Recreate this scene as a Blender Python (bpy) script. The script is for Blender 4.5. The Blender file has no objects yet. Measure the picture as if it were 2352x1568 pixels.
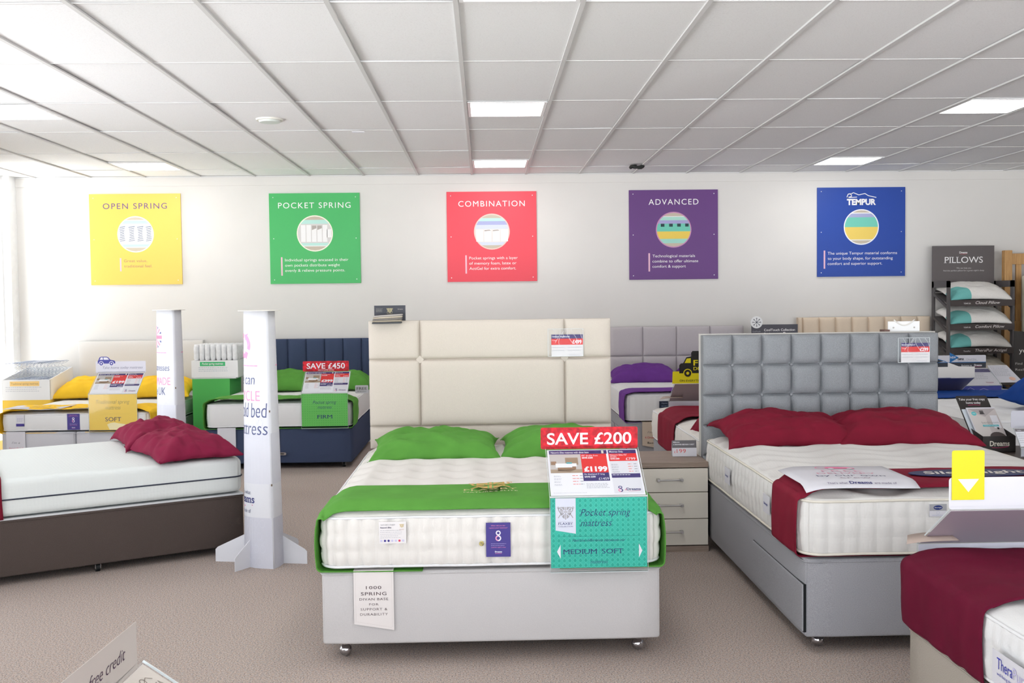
import bpy, bmesh, math, random
from mathutils import Vector, Matrix, noise
random.seed(7)
S = bpy.context.scene
COL = S.collection
PI = math.pi

# ------------------------------------------------------------------ camera, world, exposure
F = 2350.6
cam_d = bpy.data.cameras.new('camera'); cam = bpy.data.objects.new('camera', cam_d); COL.objects.link(cam)
cam_d.sensor_fit = 'HORIZONTAL'; cam_d.sensor_width = 36.0; cam_d.lens = F / 2352 * 36.0
cam_d.clip_start = 0.02; cam_d.clip_end = 200
yaw, pitch, roll = .0270, -.0404, -.0114
fw = Vector((math.sin(yaw)*math.cos(pitch), math.cos(yaw)*math.cos(pitch), math.sin(pitch)))
rt = Vector((math.cos(yaw), -math.sin(yaw), 0)); up = rt.cross(fw)
r2 = rt*math.cos(roll) + up*math.sin(roll); u2 = -rt*math.sin(roll) + up*math.cos(roll)
cam.matrix_world = Matrix(((r2.x, u2.x, -fw.x, .1152), (r2.y, u2.y, -fw.y, 0), (r2.z, u2.z, -fw.z, 1.567), (0, 0, 0, 1)))
S.camera = cam
S.view_settings.view_transform = 'Standard'; S.view_settings.look = 'None'
S.view_settings.exposure = 0.3; S.view_settings.gamma = 1; S.view_settings.use_curve_mapping = False
W = bpy.data.worlds.new('overcast_sky'); S.world = W; W.use_nodes = True
bg = W.node_tree.nodes['Background']; bg.inputs[1].default_value = 1.0
# bright overcast sky above, added glow below the horizon to brighten the ceiling
_tc0 = W.node_tree.nodes.new('ShaderNodeTexCoord'); _sp = W.node_tree.nodes.new('ShaderNodeSeparateXYZ'); _rp = W.node_tree.nodes.new('ShaderNodeValToRGB'); _ml = W.node_tree.nodes.new('ShaderNodeVectorMath'); _ml.operation = 'SCALE'
_mr = W.node_tree.nodes.new('ShaderNodeMapRange'); _mr.inputs['From Min'].default_value = -1; _mr.inputs['From Max'].default_value = 1
SKY, UPLIGHT = 2.9, 9.4
_rp.color_ramp.elements[0].position = .46; _rp.color_ramp.elements[0].color = (.97, .98, 1.0, 1); _rp.color_ramp.elements[1].position = .54; _rp.color_ramp.elements[1].color = (.86*SKY/UPLIGHT, .92*SKY/UPLIGHT, 1.0*SKY/UPLIGHT, 1)
_ml.inputs['Scale'].default_value = UPLIGHT
_L = W.node_tree.links; _L.new(_tc0.outputs['Generated'], _sp.inputs[0]); _L.new(_sp.outputs['Z'], _mr.inputs[0]); _L.new(_mr.outputs[0], _rp.inputs[0]); _L.new(_rp.outputs[0], _ml.inputs[0]); _L.new(_ml.outputs[0], bg.inputs[0])
S.cycles.max_bounces = 5; S.cycles.diffuse_bounces = 4; S.cycles.glossy_bounces = 2; S.cycles.transparent_max_bounces = 10
S.cycles.use_adaptive_sampling = True; S.cycles.adaptive_threshold = .06; S.cycles.adaptive_min_samples = 16
S.cycles.transmission_bounces = 4; S.cycles.caustics_reflective = False; S.cycles.caustics_refractive = False
S.cycles.sample_clamp_indirect = 6
PANEL_LIGHT = 9.0

ZC = 2.962; YW = 11.468; XL = -5.02; XR = 9.0; YF = -4.0
def portal(n, loc, rot, sx, sy):
    l = bpy.data.lights.new(n, 'AREA'); l.shape = 'RECTANGLE'; l.size = sx; l.size_y = sy
    l.cycles.is_portal = True
    o = bpy.data.objects.new(n, l); COL.objects.link(o); o.location = loc; o.rotation_euler = rot
for _a, _b in ((10.5, 11.3), (4.2, 7.2), (-2.6, 1.4)): portal('window_daylight', (-5.25, (_a+_b)/2, 1.5), (0, -PI/2, 0), 3.0, _b-_a)
portal('shopfront_daylight', (2.0, YF-.2, 1.5), (PI/2, 0, 0), 14.2, 3.0)

# ------------------------------------------------------------------ materials
def lin(c):
    return tuple(((v/255)/12.92 if v/255 <= .04045 else ((v/255+.055)/1.055)**2.4) for v in c) + (1,)
MATS = {}
def mat(n, rgb, rough=.7, metal=0, spec=.3, noise_s=None, amt=.12, bump=0, bs=None, sheen=0, emit=0, stretch=None, coat=0):
    if n in MATS: return MATS[n]
    m = bpy.data.materials.new(n); m.use_nodes = True; nt = m.node_tree; b = nt.nodes['Principled BSDF']
    c = lin(rgb)
    b.inputs['Base Color'].default_value = c; b.inputs['Roughness'].default_value = rough
    b.inputs['Metallic'].default_value = metal; b.inputs['Specular IOR Level'].default_value = spec
    if sheen: b.inputs['Sheen Weight'].default_value = sheen; b.inputs['Sheen Roughness'].default_value = .5; b.inputs['Sheen Tint'].default_value = c
    if coat: b.inputs['Coat Weight'].default_value = coat
    if emit: b.inputs['Emission Color'].default_value = (1, .99, .97, 1); b.inputs['Emission Strength'].default_value = emit
    if noise_s or bump:
        tc = nt.nodes.new('ShaderNodeTexCoord'); mp = nt.nodes.new('ShaderNodeMapping')
        nt.links.new(tc.outputs['Object'], mp.inputs[0])
        if stretch: mp.inputs['Scale'].default_value = stretch
        nz = nt.nodes.new('ShaderNodeTexNoise'); nz.inputs['Scale'].default_value = noise_s or bs; nz.inputs['Detail'].default_value = 4
        nt.links.new(mp.outputs[0], nz.inputs['Vector'])
        if noise_s:
            rp = nt.nodes.new('ShaderNodeValToRGB'); rp.color_ramp.elements[0].position = .3; rp.color_ramp.elements[1].position = .7
            rp.color_ramp.elements[0].color = tuple(v*(1-amt) for v in c[:3]) + (1,)
            rp.color_ramp.elements[1].color = tuple(min(1, v*(1+amt)) for v in c[:3]) + (1,)
            nt.links.new(nz.outputs['Fac'], rp.inputs[0]); nt.links.new(rp.outputs[0], b.inputs['Base Color'])
        if bump:
            bp = nt.nodes.new('ShaderNodeBump'); bp.inputs['Strength'].default_value = bump; bp.inputs['Distance'].default_value = .004
            if bs and noise_s:
                n2 = nt.nodes.new('ShaderNodeTexNoise'); n2.inputs['Scale'].default_value = bs; nt.links.new(mp.outputs[0], n2.inputs['Vector']); nt.links.new(n2.outputs['Fac'], bp.inputs['Height'])
            else: nt.links.new(nz.outputs['Fac'], bp.inputs['Height'])
            nt.links.new(bp.outputs[0], b.inputs['Normal'])
    MATS[n] = m
    return m
def ink(rgb):
    return mat('ink_%d_%d_%d' % rgb, rgb, .55, spec=.3)
def acrylic_mat(n='clear_acrylic', tint=(.985, .988, .99), gl=.04):
    if n in MATS: return MATS[n]
    m = bpy.data.materials.new(n); m.use_nodes = True; nt = m.node_tree; nt.nodes.clear()
    o = nt.nodes.new('ShaderNodeOutputMaterial'); mx = nt.nodes.new('ShaderNodeMixShader'); t = nt.nodes.new('ShaderNodeBsdfTransparent'); g = nt.nodes.new('ShaderNodeBsdfGlossy')
    t.inputs[0].default_value = tint + (1,); g.inputs['Roughness'].default_value = .05
    f = nt.nodes.new('ShaderNodeLayerWeight'); f.inputs[0].default_value = .5
    pw = nt.nodes.new('ShaderNodeMath'); pw.operation = 'POWER'; pw.inputs[1].default_value = 4; nt.links.new(f.outputs['Facing'], pw.inputs[0])
    ma = nt.nodes.new('ShaderNodeMath'); ma.operation = 'MULTIPLY_ADD'; ma.inputs[1].default_value = .45; ma.inputs[2].default_value = gl*.25
    nt.links.new(pw.outputs[0], ma.inputs[0])
    nt.links.new(ma.outputs[0], mx.inputs[0]); nt.links.new(t.outputs[0], mx.inputs[1]); nt.links.new(g.outputs[0], mx.inputs[2]); nt.links.new(mx.outputs[0], o.inputs[0])
    MATS[n] = m; return m
ACR = acrylic_mat()
ACRE = mat('acrylic_edge', (205, 212, 214), .2, spec=.6)
WHITE = mat('white_paint', (240, 240, 240), .6)

def carpet_mat():
    m = bpy.data.materials.new('carpet'); m.use_nodes = True; nt = m.node_tree; b = nt.nodes['Principled BSDF']
    b.inputs['Roughness'].default_value = .95; b.inputs['Specular IOR Level'].default_value = .1
    tc = nt.nodes.new('ShaderNodeTexCoord')
    n1 = nt.nodes.new('ShaderNodeTexNoise'); n1.inputs['Scale'].default_value = 150; n1.inputs['Detail'].default_value = 3; n1.inputs['Roughness'].default_value = .7
    n2 = nt.nodes.new('ShaderNodeTexNoise'); n2.inputs['Scale'].default_value = 90; n2.inputs['Detail'].default_value = 3
    n3 = nt.nodes.new('ShaderNodeTexNoise'); n3.inputs['Scale'].default_value = 1.2; n3.inputs['Detail'].default_value = 2
    for n in (n1, n2, n3): nt.links.new(tc.outputs['Object'], n.inputs['Vector'])
    r = nt.nodes.new('ShaderNodeValToRGB'); e = r.color_ramp.elements
    e[0].position = .36; e[0].color = lin((112, 98, 92)); e[1].position = .68; e[1].color = lin((214, 200, 190))
    x = e.new(.5); x.color = lin((180, 167, 159))
    r2_ = nt.nodes.new('ShaderNodeValToRGB'); e = r2_.color_ramp.elements
    e[0].position = .42; e[0].color = lin((150, 156, 164)); e[1].position = .58; e[1].color = lin((200, 168, 146))
    mx = nt.nodes.new('ShaderNodeMix'); mx.data_type = 'RGBA'; mx.blend_type = 'MIX'; mx.inputs[0].default_value = .22
    nt.links.new(n1.outputs['Fac'], r.inputs[0]); nt.links.new(n2.outputs['Fac'], r2_.inputs[0])
    nt.links.new(r.outputs[0], mx.inputs[6]); nt.links.new(r2_.outputs[0], mx.inputs[7])
    nt.links.new(mx.outputs[2], b.inputs['Base Color'])
    bp = nt.nodes.new('ShaderNodeBump'); bp.inputs['Strength'].default_value = .25; bp.inputs['Distance'].default_value = .006
    nt.links.new(n1.outputs['Fac'], bp.inputs['Height']); nt.links.new(bp.outputs[0], b.inputs['Normal'])
    return m
CARPET = carpet_mat()

def tile_mat():
    m = bpy.data.materials.new('ceiling_tile'); m.use_nodes = True; nt = m.node_tree; b = nt.nodes['Principled BSDF']
    b.inputs['Roughness'].default_value = .9; b.inputs['Specular IOR Level'].default_value = .1
    g = nt.nodes.new('ShaderNodeNewGeometry'); tc = nt.nodes.new('ShaderNodeTexCoord')
    r = nt.nodes.new('ShaderNodeValToRGB'); r.color_ramp.elements[0].color = lin((236, 236, 236)); r.color_ramp.elements[1].color = lin((244, 244, 245))
    nt.links.new(g.outputs['Random Per Island'], r.inputs[0])
    n = nt.nodes.new('ShaderNodeTexNoise'); n.inputs['Scale'].default_value = 110; n.inputs['Detail'].default_value = 5; n.inputs['Roughness'].default_value = .8
    mp = nt.nodes.new('ShaderNodeMapping'); mp.inputs['Scale'].default_value = (1, 2.0, 1)
    nt.links.new(tc.outputs['Object'], mp.inputs[0]); nt.links.new(mp.outputs[0], n.inputs['Vector'])
    r2_ = nt.nodes.new('ShaderNodeValToRGB'); r2_.color_ramp.elements[0].position = .33; r2_.color_ramp.elements[0].color = (.80, .79, .78, 1); r2_.color_ramp.elements[1].position = .46; r2_.color_ramp.elements[1].color = (1, 1, 1, 1)
    nt.links.new(n.outputs['Fac'], r2_.inputs[0])
    mx = nt.nodes.new('ShaderNodeMix'); mx.data_type = 'RGBA'; mx.blend_type = 'MULTIPLY'; mx.inputs[0].default_value = 1
    nt.links.new(r.outputs[0], mx.inputs[6]); nt.links.new(r2_.outputs[0], mx.inputs[7]); nt.links.new(mx.outputs[2], b.inputs['Base Color'])
    return m
TILE = tile_mat()

def wood_mat(n, c1, c2, scale=(2, 60, 60)):
    if n in MATS: return MATS[n]
    m = bpy.data.materials.new(n); m.use_nodes = True; nt = m.node_tree; b = nt.nodes['Principled BSDF']
    b.inputs['Roughness'].default_value = .5
    tc = nt.nodes.new('ShaderNodeTexCoord'); mp = nt.nodes.new('ShaderNodeMapping'); mp.inputs['Scale'].default_value = scale
    nz = nt.nodes.new('ShaderNodeTexNoise'); nz.inputs['Scale'].default_value = 2.5; nz.inputs['Detail'].default_value = 6; nz.inputs['Roughness'].default_value = .7
    rp = nt.nodes.new('ShaderNodeValToRGB'); rp.color_ramp.elements[0].position = .35; rp.color_ramp.elements[1].position = .65
    rp.color_ramp.elements[0].color = lin(c1); rp.color_ramp.elements[1].color = lin(c2)
    nt.links.new(tc.outputs['Object'], mp.inputs[0]); nt.links.new(mp.outputs[0], nz.inputs['Vector']); nt.links.new(nz.outputs['Fac'], rp.inputs[0]); nt.links.new(rp.outputs[0], b.inputs['Base Color'])
    MATS[n] = m; return m

def quilt_mat(n, rgb, kind, scale):
    """white ticking with a fine knitted relief"""
    if n in MATS: return MATS[n]
    m = mat(n, rgb, .9, spec=.1); nt = m.node_tree; b = nt.nodes['Principled BSDF']
    tc = nt.nodes.new('ShaderNodeTexCoord'); mp = nt.nodes.new('ShaderNodeMapping'); mp.inputs['Scale'].default_value = scale
    nt.links.new(tc.outputs['Object'], mp.inputs[0])
    if kind == 'hex':
        v = nt.nodes.new('ShaderNodeTexVoronoi'); v.inputs['Scale'].default_value = 1; v.feature = 'F1'; v.inputs['Randomness'].default_value = .35; out = v.outputs['Distance']
    else:
        v = nt.nodes.new('ShaderNodeTexNoise'); v.inputs['Scale'].default_value = 6; v.inputs['Detail'].default_value = 3; out = v.outputs['Fac']
    nt.links.new(mp.outputs[0], v.inputs['Vector'])
    bp = nt.nodes.new('ShaderNodeBump'); bp.inputs['Strength'].default_value = .35; bp.inputs['Distance'].default_value = .003
    if kind == 'hex': bp.invert = True
    nt.links.new(out, bp.inputs['Height']); nt.links.new(bp.outputs[0], b.inputs['Normal'])
    return m

# ------------------------------------------------------------------ mesh helpers
def link(name, me, m=None, parent=None, smooth=False):
    if m is not None and len(me.materials) == 0:
        for mm in (m if isinstance(m, (list, tuple)) else [m]): me.materials.append(mm)
    o = bpy.data.objects.new(name, me); COL.objects.link(o)
    if parent: o.parent = parent
    if smooth:
        for p in me.polygons: p.use_smooth = True
    return o
def obj(name, bm, m=None, parent=None, smooth=False):
    me = bpy.data.meshes.new(name); bm.to_mesh(me); bm.free()
    return link(name, me, m, parent, smooth)
def tag(o, label=None, cat=None, group=None, kind=None):
    if label: o['label'] = label
    if cat: o['category'] = cat
    if group: o['group'] = group
    if kind: o['kind'] = kind
    return o
def thing(name, label, cat, loc=(0, 0, 0), rz=0, group=None):
    o = bpy.data.objects.new(name, None); COL.objects.link(o); o.empty_display_size = .1
    o.location = loc; o.rotation_euler = (0, 0, rz)
    return tag(o, label, cat, group)
def box(bm, x0, x1, y0, y1, z0, z1, bev=0, seg=2):
    r = bmesh.ops.create_cube(bm, size=1); vs = r['verts']
    for v in vs: v.co = Vector((x0+(v.co.x+.5)*(x1-x0), y0+(v.co.y+.5)*(y1-y0), z0+(v.co.z+.5)*(z1-z0)))
    if bev:
        es = list({e for v in vs for e in v.link_edges})
        bmesh.ops.bevel(bm, geom=es, offset=bev, segments=seg, profile=.5, affect='EDGES')
    return bm
def bx(name, x0, x1, y0, y1, z0, z1, m, parent=None, bev=0, smooth=False):
    return obj(name, box(bmesh.new(), x0, x1, y0, y1, z0, z1, bev), m, parent, smooth)
def cyl(bm, p, q, r, n=16, r2=None):
    p = Vector(p); q = Vector(q); d = q-p; L = d.length
    mtx = Matrix.Translation((p+q)/2) @ d.to_track_quat('Z', 'Y').to_matrix().to_4x4()
    bmesh.ops.create_cone(bm, cap_ends=True, segments=n, radius1=r, radius2=r if r2 is None else r2, depth=L, matrix=mtx)
    return bm
def tube(bm, pts, r, n=8, closed=False):
    pts = [Vector(p) for p in pts]; N = len(pts); rings = []
    for i, p in enumerate(pts):
        a = pts[(i-1) % N] if (closed or i > 0) else p; b = pts[(i+1) % N] if (closed or i < N-1) else p
        t = (b-a).normalized(); h = Vector((0, 0, 1)) if abs(t.z) < .9 else Vector((1, 0, 0))
        s = t.cross(h).normalized(); u = s.cross(t)
        rings.append([bm.verts.new(p + r*(math.cos(2*PI*k/n)*s + math.sin(2*PI*k/n)*u)) for k in range(n)])
    for i in range(N if closed else N-1):
        A, B = rings[i], rings[(i+1) % N]
        for k in range(n): bm.faces.new((A[k], A[(k+1) % n], B[(k+1) % n], B[k]))
    if not closed:
        bm.faces.new(rings[0][::-1]); bm.faces.new(rings[-1])
    return bm
def prism(bm, pts, mtx, th):
    """polygon (2D pts) extruded by th along local z, placed by mtx"""
    a = [bm.verts.new(mtx @ Vector((x, y, 0))) for x, y in pts]; b = [bm.verts.new(mtx @ Vector((x, y, th))) for x, y in pts]
    n = len(pts)
    bm.faces.new(a[::-1]); bm.faces.new(b)
    for i in range(n): bm.faces.new((a[i], a[(i+1) % n], b[(i+1) % n], b[i]))
    return bm
def frame(o, ex, ey):
    ex = Vector(ex).normalized(); ey = Vector(ey).normalized(); ez = ex.cross(ey)
    return Matrix(((ex.x, ey.x, ez.x, o[0]), (ex.y, ey.y, ez.y, o[1]), (ex.z, ey.z, ez.z, o[2]), (0, 0, 0, 1)))
FRONT = lambda x, y, z: frame((x, y, z), (1, 0, 0), (0, 0, 1))      # a sheet facing -Y
def rrect(w, h, r, n=5, x0=0, y0=0, corners=(1, 1, 1, 1)):
    pts = []
    for (cx, cy, a0, k) in ((w-r, r, -PI/2, 0), (w-r, h-r, 0, 1), (r, h-r, PI/2, 2), (r, r, PI, 3)):
        if corners[k]:
            for i in range(n+1):
                a = a0 + PI/2*i/n; pts.append((x0+cx+r*math.cos(a), y0+cy+r*math.sin(a)))
        else:
            pts.append((x0+(w if k in (0, 1) else 0), y0+(h if k in (1, 2) else 0)))
    return pts

def ticks(h, r, res):
    n = max(2, int(round(2*(h-r)/res))); t = [-h+r+2*(h-r)*i/n for i in range(n+1)]
    e = [-h, -h+r*.12, -h+r*.35, -h+r*.65]
    return e + t + [-v for v in reversed(e)]
def rbox(w, d, h, r, R, res, disp=None, resz=None):
    """rounded soft box centred in x,y, base at z=0; disp(p, n) -> outward amount"""
    hx, hy, hz = w/2, d/2, h/2
    T = (ticks(hx, r, res), ticks(hy, r, res), ticks(hz, min(r, hz*.8), resz or res))
    H = (hx, hy, hz); bm = bmesh.new(); cache = {}
    def V(p):
        k = (round(p[0], 5), round(p[1], 5), round(p[2], 5))
        if k in cache: return cache[k]
        q = Vector([max(-(H[i]-r), min(H[i]-r, p[i])) for i in range(3)])
        n = (Vector(p)-q)
        if n.length < 1e-9: n = Vector((0, 0, 1))
        n.normalize(); c = q + r*n
        if disp: c = c + n*disp(Vector((c.x, c.y, c.z+hz)), n)
        ax, ay = abs(c.x)-(hx-R), abs(c.y)-(hy-R)
        if ax > 0 and ay > 0:
            s = max(ax, ay)/math.hypot(ax, ay)
            c.x = math.copysign(hx-R+ax*s, c.x); c.y = math.copysign(hy-R+ay*s, c.y)
        c.z += hz
        cache[k] = bm.verts.new(c); return cache[k]
    for ax in range(3):
        a, b = (ax+1) % 3, (ax+2) % 3
        for sg in (-1, 1):
            for i in range(len(T[a])-1):
                for j in range(len(T[b])-1):
                    q = []
                    for (s, t) in ((i, j), (i+1, j), (i+1, j+1), (i, j+1)):
                        p = [0, 0, 0]; p[ax] = sg*H[ax]; p[a] = T[a][s]; p[b] = T[b][t]; q.append(V(p))
                    if sg < 0: q.reverse()
                    try: bm.faces.new(q)
                    except ValueError: pass
    return bm
def rr_path(w, d, R, z, n=8):
    hx, hy = w/2, d/2; pts = []
    for (cx, cy, a0) in ((hx-R, -hy+R, -PI/2), (hx-R, hy-R, 0), (-hx+R, hy-R, PI/2), (-hx+R, -hy+R, PI)):
        for i in range(n+1):
            a = a0 + PI/2*i/n; pts.append(Vector((cx+R*math.cos(a), cy+R*math.sin(a), z)))
    return pts
def nz3(x, y, z, s=1.0): return noise.noise(Vector((x*s, y*s, z*s)))

# ------------------------------------------------------------------ printing (flat layered inks, text as outlines)
_tc = {}
def glyphs(s, bold=0, shear=0, spacing=1.0, res=2):
    k = (s, bold, shear, spacing, res)
    if k in _tc: return _tc[k]
    c = bpy.data.curves.new('t', 'FONT'); c.body = s; c.size = 1; c.offset = bold; c.shear = shear; c.space_character = spacing
    c.resolution_u = res; c.fill_mode = 'FRONT'
    o = bpy.data.objects.new('t', c); COL.objects.link(o)
    dg = bpy.context.evaluated_depsgraph_get(); me = bpy.data.meshes.new_from_object(o.evaluated_get(dg))
    vs = [(v.co.x, v.co.y) for v in me.vertices]; fs = [tuple(p.vertices) for p in me.polygons]
    bpy.data.objects.remove(o); bpy.data.curves.remove(c); bpy.data.meshes.remove(me)
    _tc[k] = (vs, fs); return _tc[k]
SERIFS = {}
class Print:
    def __init__(self): self.v = []; self.f = []; self.mi = []; self.mats = []
    def _m(self, m):
        if isinstance(m, tuple): m = ink(m)
        if m not in self.mats: self.mats.append(m)
        return self.mats.index(m)
    def poly(self, pts, m, l=1):
        b = len(self.v); self.v += [(x, y, l) for x, y in pts]; self.f.append(tuple(range(b, b+len(pts)))); self.mi.append(self._m(m)); return self
    def rect(self, x0, y0, x1, y1, m, l=1): return self.poly([(x0, y0), (x1, y0), (x1, y1), (x0, y1)], m, l)
    def disc(self, cx, cy, r, m, l=1, n=28, ry=None, a0=0, a1=2*PI):
        ry = ry or r
        full = abs(a1-a0-2*PI) < 1e-6
        return self.poly([(cx+r*math.cos(a0+(a1-a0)*i/n), cy+ry*math.sin(a0+(a1-a0)*i/n)) for i in range(n if full else n+1)], m, l)
    def ring(self, cx, cy, r, w, m, l=1, n=28, a0=0, a1=2*PI, ry=None):
        ry = ry or r; k = (r-w)/r
        for i in range(n):
            a, b = a0+(a1-a0)*i/n, a0+(a1-a0)*(i+1)/n
            P = lambda t, q: (cx+r*q*math.cos(t), cy+ry*q*math.sin(t))
            self.poly([P(a, k), P(a, 1), P(b, 1), P(b, k)], m, l)
        return self
    def line(self, x0, y0, x1, y1, w, m, l=1):
        d = math.hypot(x1-x0, y1-y0) or 1; nx, ny = -(y1-y0)/d*w/2, (x1-x0)/d*w/2
        return self.poly([(x0+nx, y0+ny), (x0-nx, y0-ny), (x1-nx, y1-ny), (x1+nx, y1+ny)], m, l)
    def path(self, pts, w, m, l=1):
        for a, b in zip(pts, pts[1:]): self.line(a[0], a[1], b[0], b[1], w, m, l)
        return self
    def bands(self, cx, cy, r, bs, l=1):
        for (y0, y1, m) in bs:      # y from -1..1
            n = 8; Lf = []; Rt = []
            for i in range(n+1):
                y = y0+(y1-y0)*i/n; x = math.sqrt(max(0, 1-y*y)); Lf.append((cx-r*x, cy+r*y)); Rt.append((cx+r*x, cy+r*y))
            self.poly(Rt + Lf[::-1], m, l)
        return self
    def text(self, s, x, y, size, m, l=2, al='l', bold=0, shear=0, sp=1.0, width=None, serif=False):
        """size = cap height; width = force the overall width"""
        vs, fs = glyphs(s, bold, shear, sp, 5 if size > .03 else (3 if size > .012 else 2))
        if not vs: return self
        k = size/.69; xs = [p[0] for p in vs]; x0, x1 = min(xs), max(xs); kx = k if width is None else width/(x1-x0)
        ox = x - {'l': x0, 'c': (x0+x1)/2, 'r': x1}[al]*kx
        b = len(self.v); self.v += [(ox+a*kx, y+c*k, l) for a, c in vs]; mi = self._m(m)
        for f in fs: self.f.append(tuple(i+b for i in f)); self.mi.append(mi)
        if serif:
            self._serifs(vs, fs, ox, y, kx, k, m, l)
        return self
    def _serifs(self, vs, fs, ox, y, kx, k, m, l):
        # short slabs across the two ends of every upright stem
        cnt = {}
        for f in fs:
            for i in range(len(f)):
                e = tuple(sorted((f[i], f[(i+1) % len(f)]))); cnt[e] = cnt.get(e, 0)+1
        nb = {}
        for (a, b_), n in cnt.items():
            if n == 1: nb.setdefault(a, []).append(b_); nb.setdefault(b_, []).append(a)
        for (a, b_), n in cnt.items():
            if n != 1: continue
            (xa, ya), (xb, yb) = vs[a], vs[b_]; w = abs(xa-xb)
            if abs(ya-yb) > .004 or not .035 < w < .22: continue
            d = []
            for p, q in ((a, b_), (b_, a)):
                o = [t for t in nb[p] if t != q]
                if o: d.append((vs[o[0]][0]-vs[p][0], vs[o[0]][1]-vs[p][1]))
            if len(d) < 2 or d[0][1]*d[1][1] <= 0 or min(abs(d[0][1]), abs(d[1][1])) < .06 or max(abs(d[0][0]/d[0][1]), abs(d[1][0]/d[1][1])) > .3: continue
            sg_ = 1 if d[0][1] > 0 else -1; cx = (xa+xb)/2; hh_ = .05; e = .075
            self.poly([(ox+(cx-w/2-e)*kx, y+ya*k), (ox+(cx+w/2+e)*kx, y+ya*k), (ox+(cx+w/2+e)*kx, y+(ya+sg_*hh_)*k), (ox+(cx-w/2-e)*kx, y+(ya+sg_*hh_)*k)], m, l)
    def micro(self, x0, y0, x1, n, dy, h, m, l=2, seed=1):
        rnd = random.Random(seed)
        for i in range(n):
            x = x0; y = y0-i*dy; end = x1-rnd.random()*(x1-x0)*.18
            while x < end:
                w = h*(1.2+rnd.random()*3); self.rect(x, y, min(x+w, end), y+h, m, l); x += w+h*.9
        return self
    def build(self, name, parent, fn, eps=.0005):
        me = bpy.data.meshes.new(name)
        if isinstance(fn, Matrix): M = fn; fn = lambda x, y, z: M @ Vector((x, y, z))
        me.from_pydata([tuple(fn(x, y, l*eps)) for x, y, l in self.v], [], self.f)
        for mm in self.mats: me.materials.append(mm)
        for p, i in zip(me.polygons, self.mi): p.material_index = i
        return link(name, me, None, parent)

INDIGO = (62, 52, 112); RED = (226, 52, 50); PINK = (236, 130, 170); GREYT = (150, 150, 158); PW = (238, 238, 244); NAVYT = (48, 50, 116)

def dreams_logo(p, x, y, size, m, l=2, al='c', swoosh=(226, 90, 140)):
    p.text('Dreams', x, y, size, m, l, al, bold=.02, width=size*4.1, serif=True)
    w = size*4.1; x0 = x-w/2 if al == 'c' else (x if al == 'l' else x-w)
    pts = [(x0+w*(.1+.85*i/10), y-size*.38+size*.28*((i/10-.35)**2)*2) for i in range(11)]
    p.path(pts, size*.1, swoosh, l)
def eight(p, cx, cy, r, m1, m2, l=3):
    p.ring(cx, cy+r*.85, r*.85, r*.38, m1, l, 20); p.ring(cx, cy-r*.95, r, r*.42, m2, l, 20)
    p.ring(cx, cy-r*.95, r, r*.42, m1, l+1, 10, -PI/2, PI/2)
def car_icon(p, x, y, w, m, hole, l=2):
    P = lambda a, b: (x+a*w, y+b*w)
    p.poly([P(0, .1), P(0, .26), P(.04, .3), P(.1, .45), P(.2, .5), P(.5, .5), P(.62, .45), P(.72, .32), P(.95, .27), P(1, .2), P(1, .1)], m, l)
    p.poly([P(.12, .32), P(.17, .44), P(.22, .46), P(.3, .46), P(.3, .32)], hole, l+1)
    p.poly([P(.34, .32), P(.34, .46), P(.5, .46), P(.58, .42), P(.65, .32)], hole, l+1)
    for c in (.2, .78):
        p.disc(*P(c, .1), w*.14, hole, l+1, 16); p.disc(*P(c, .1), w*.105, m, l+2, 16); p.disc(*P(c, .1), w*.045, hole, l+3, 12)
def van_icon(p, x, y, w, m, hole, l=2):
    P = lambda a, b: (x+a*w, y+b*w)
    p.poly([P(.0, .1), P(0, .28), P(.03, .32), P(.09, .33), P(.16, .46), P(.27, .48), P(.27, .56), P(.3, .6), P(.97, .6), P(1, .57), P(1, .12), P(.98, .1)], m, l)
    p.poly([P(.12, .33), P(.17, .43), P(.26, .44), P(.26, .33)], hole, l+1)
    for c in (.19, .8):
        p.disc(*P(c, .1), w*.1, hole, l+1, 20); p.disc(*P(c, .1), w*.08, m, l+2, 20); p.disc(*P(c, .1), w*.035, hole, l+3, 12)
def crest(p, cx, cy, s, m, bgc, l=2):
    p.poly([(cx-.5*s, cy+.55*s), (cx+.5*s, cy+.55*s), (cx+.5*s, cy), (cx+.3*s, cy-.4*s), (cx, cy-.62*s), (cx-.3*s, cy-.4*s), (cx-.5*s, cy)], m, l)
    for a, b in (((-.42, .48), (.36, -.3)), ((.42, .48), (-.36, -.3))): p.line(cx+a[0]*s, cy+a[1]*s, cx+b[0]*s, cy+b[1]*s, .06*s, bgc, l+1)
    p.line(cx, cy+.55*s, cx, cy-.6*s, .2*s, bgc, l+2); p.line(cx-.5*s, cy+.1*s, cx+.5*s, cy+.1*s, .2*s, bgc, l+2)
    p.line(cx, cy+.55*s, cx, cy-.6*s, .1*s, m, l+3); p.line(cx-.5*s, cy+.1*s, cx+.5*s, cy+.1*s, .12*s, m, l+3)
    p.rect(cx-.22*s, cy, cx+.22*s, cy+.2*s, bgc, l+4); p.rect(cx-.18*s, cy+.04*s, cx+.18*s, cy+.16*s, m, l+5)
    for sx in (-1, 1):
        p.path([(cx+sx*(.55+.12*math.sin(t*1.3))*s, cy+(.5-t*.16)*s) for t in range(7)], .08*s, m, l)
        p.ring(cx+sx*.68*s, cy+.48*s, .1*s, .05*s, m, l, 12)

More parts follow.
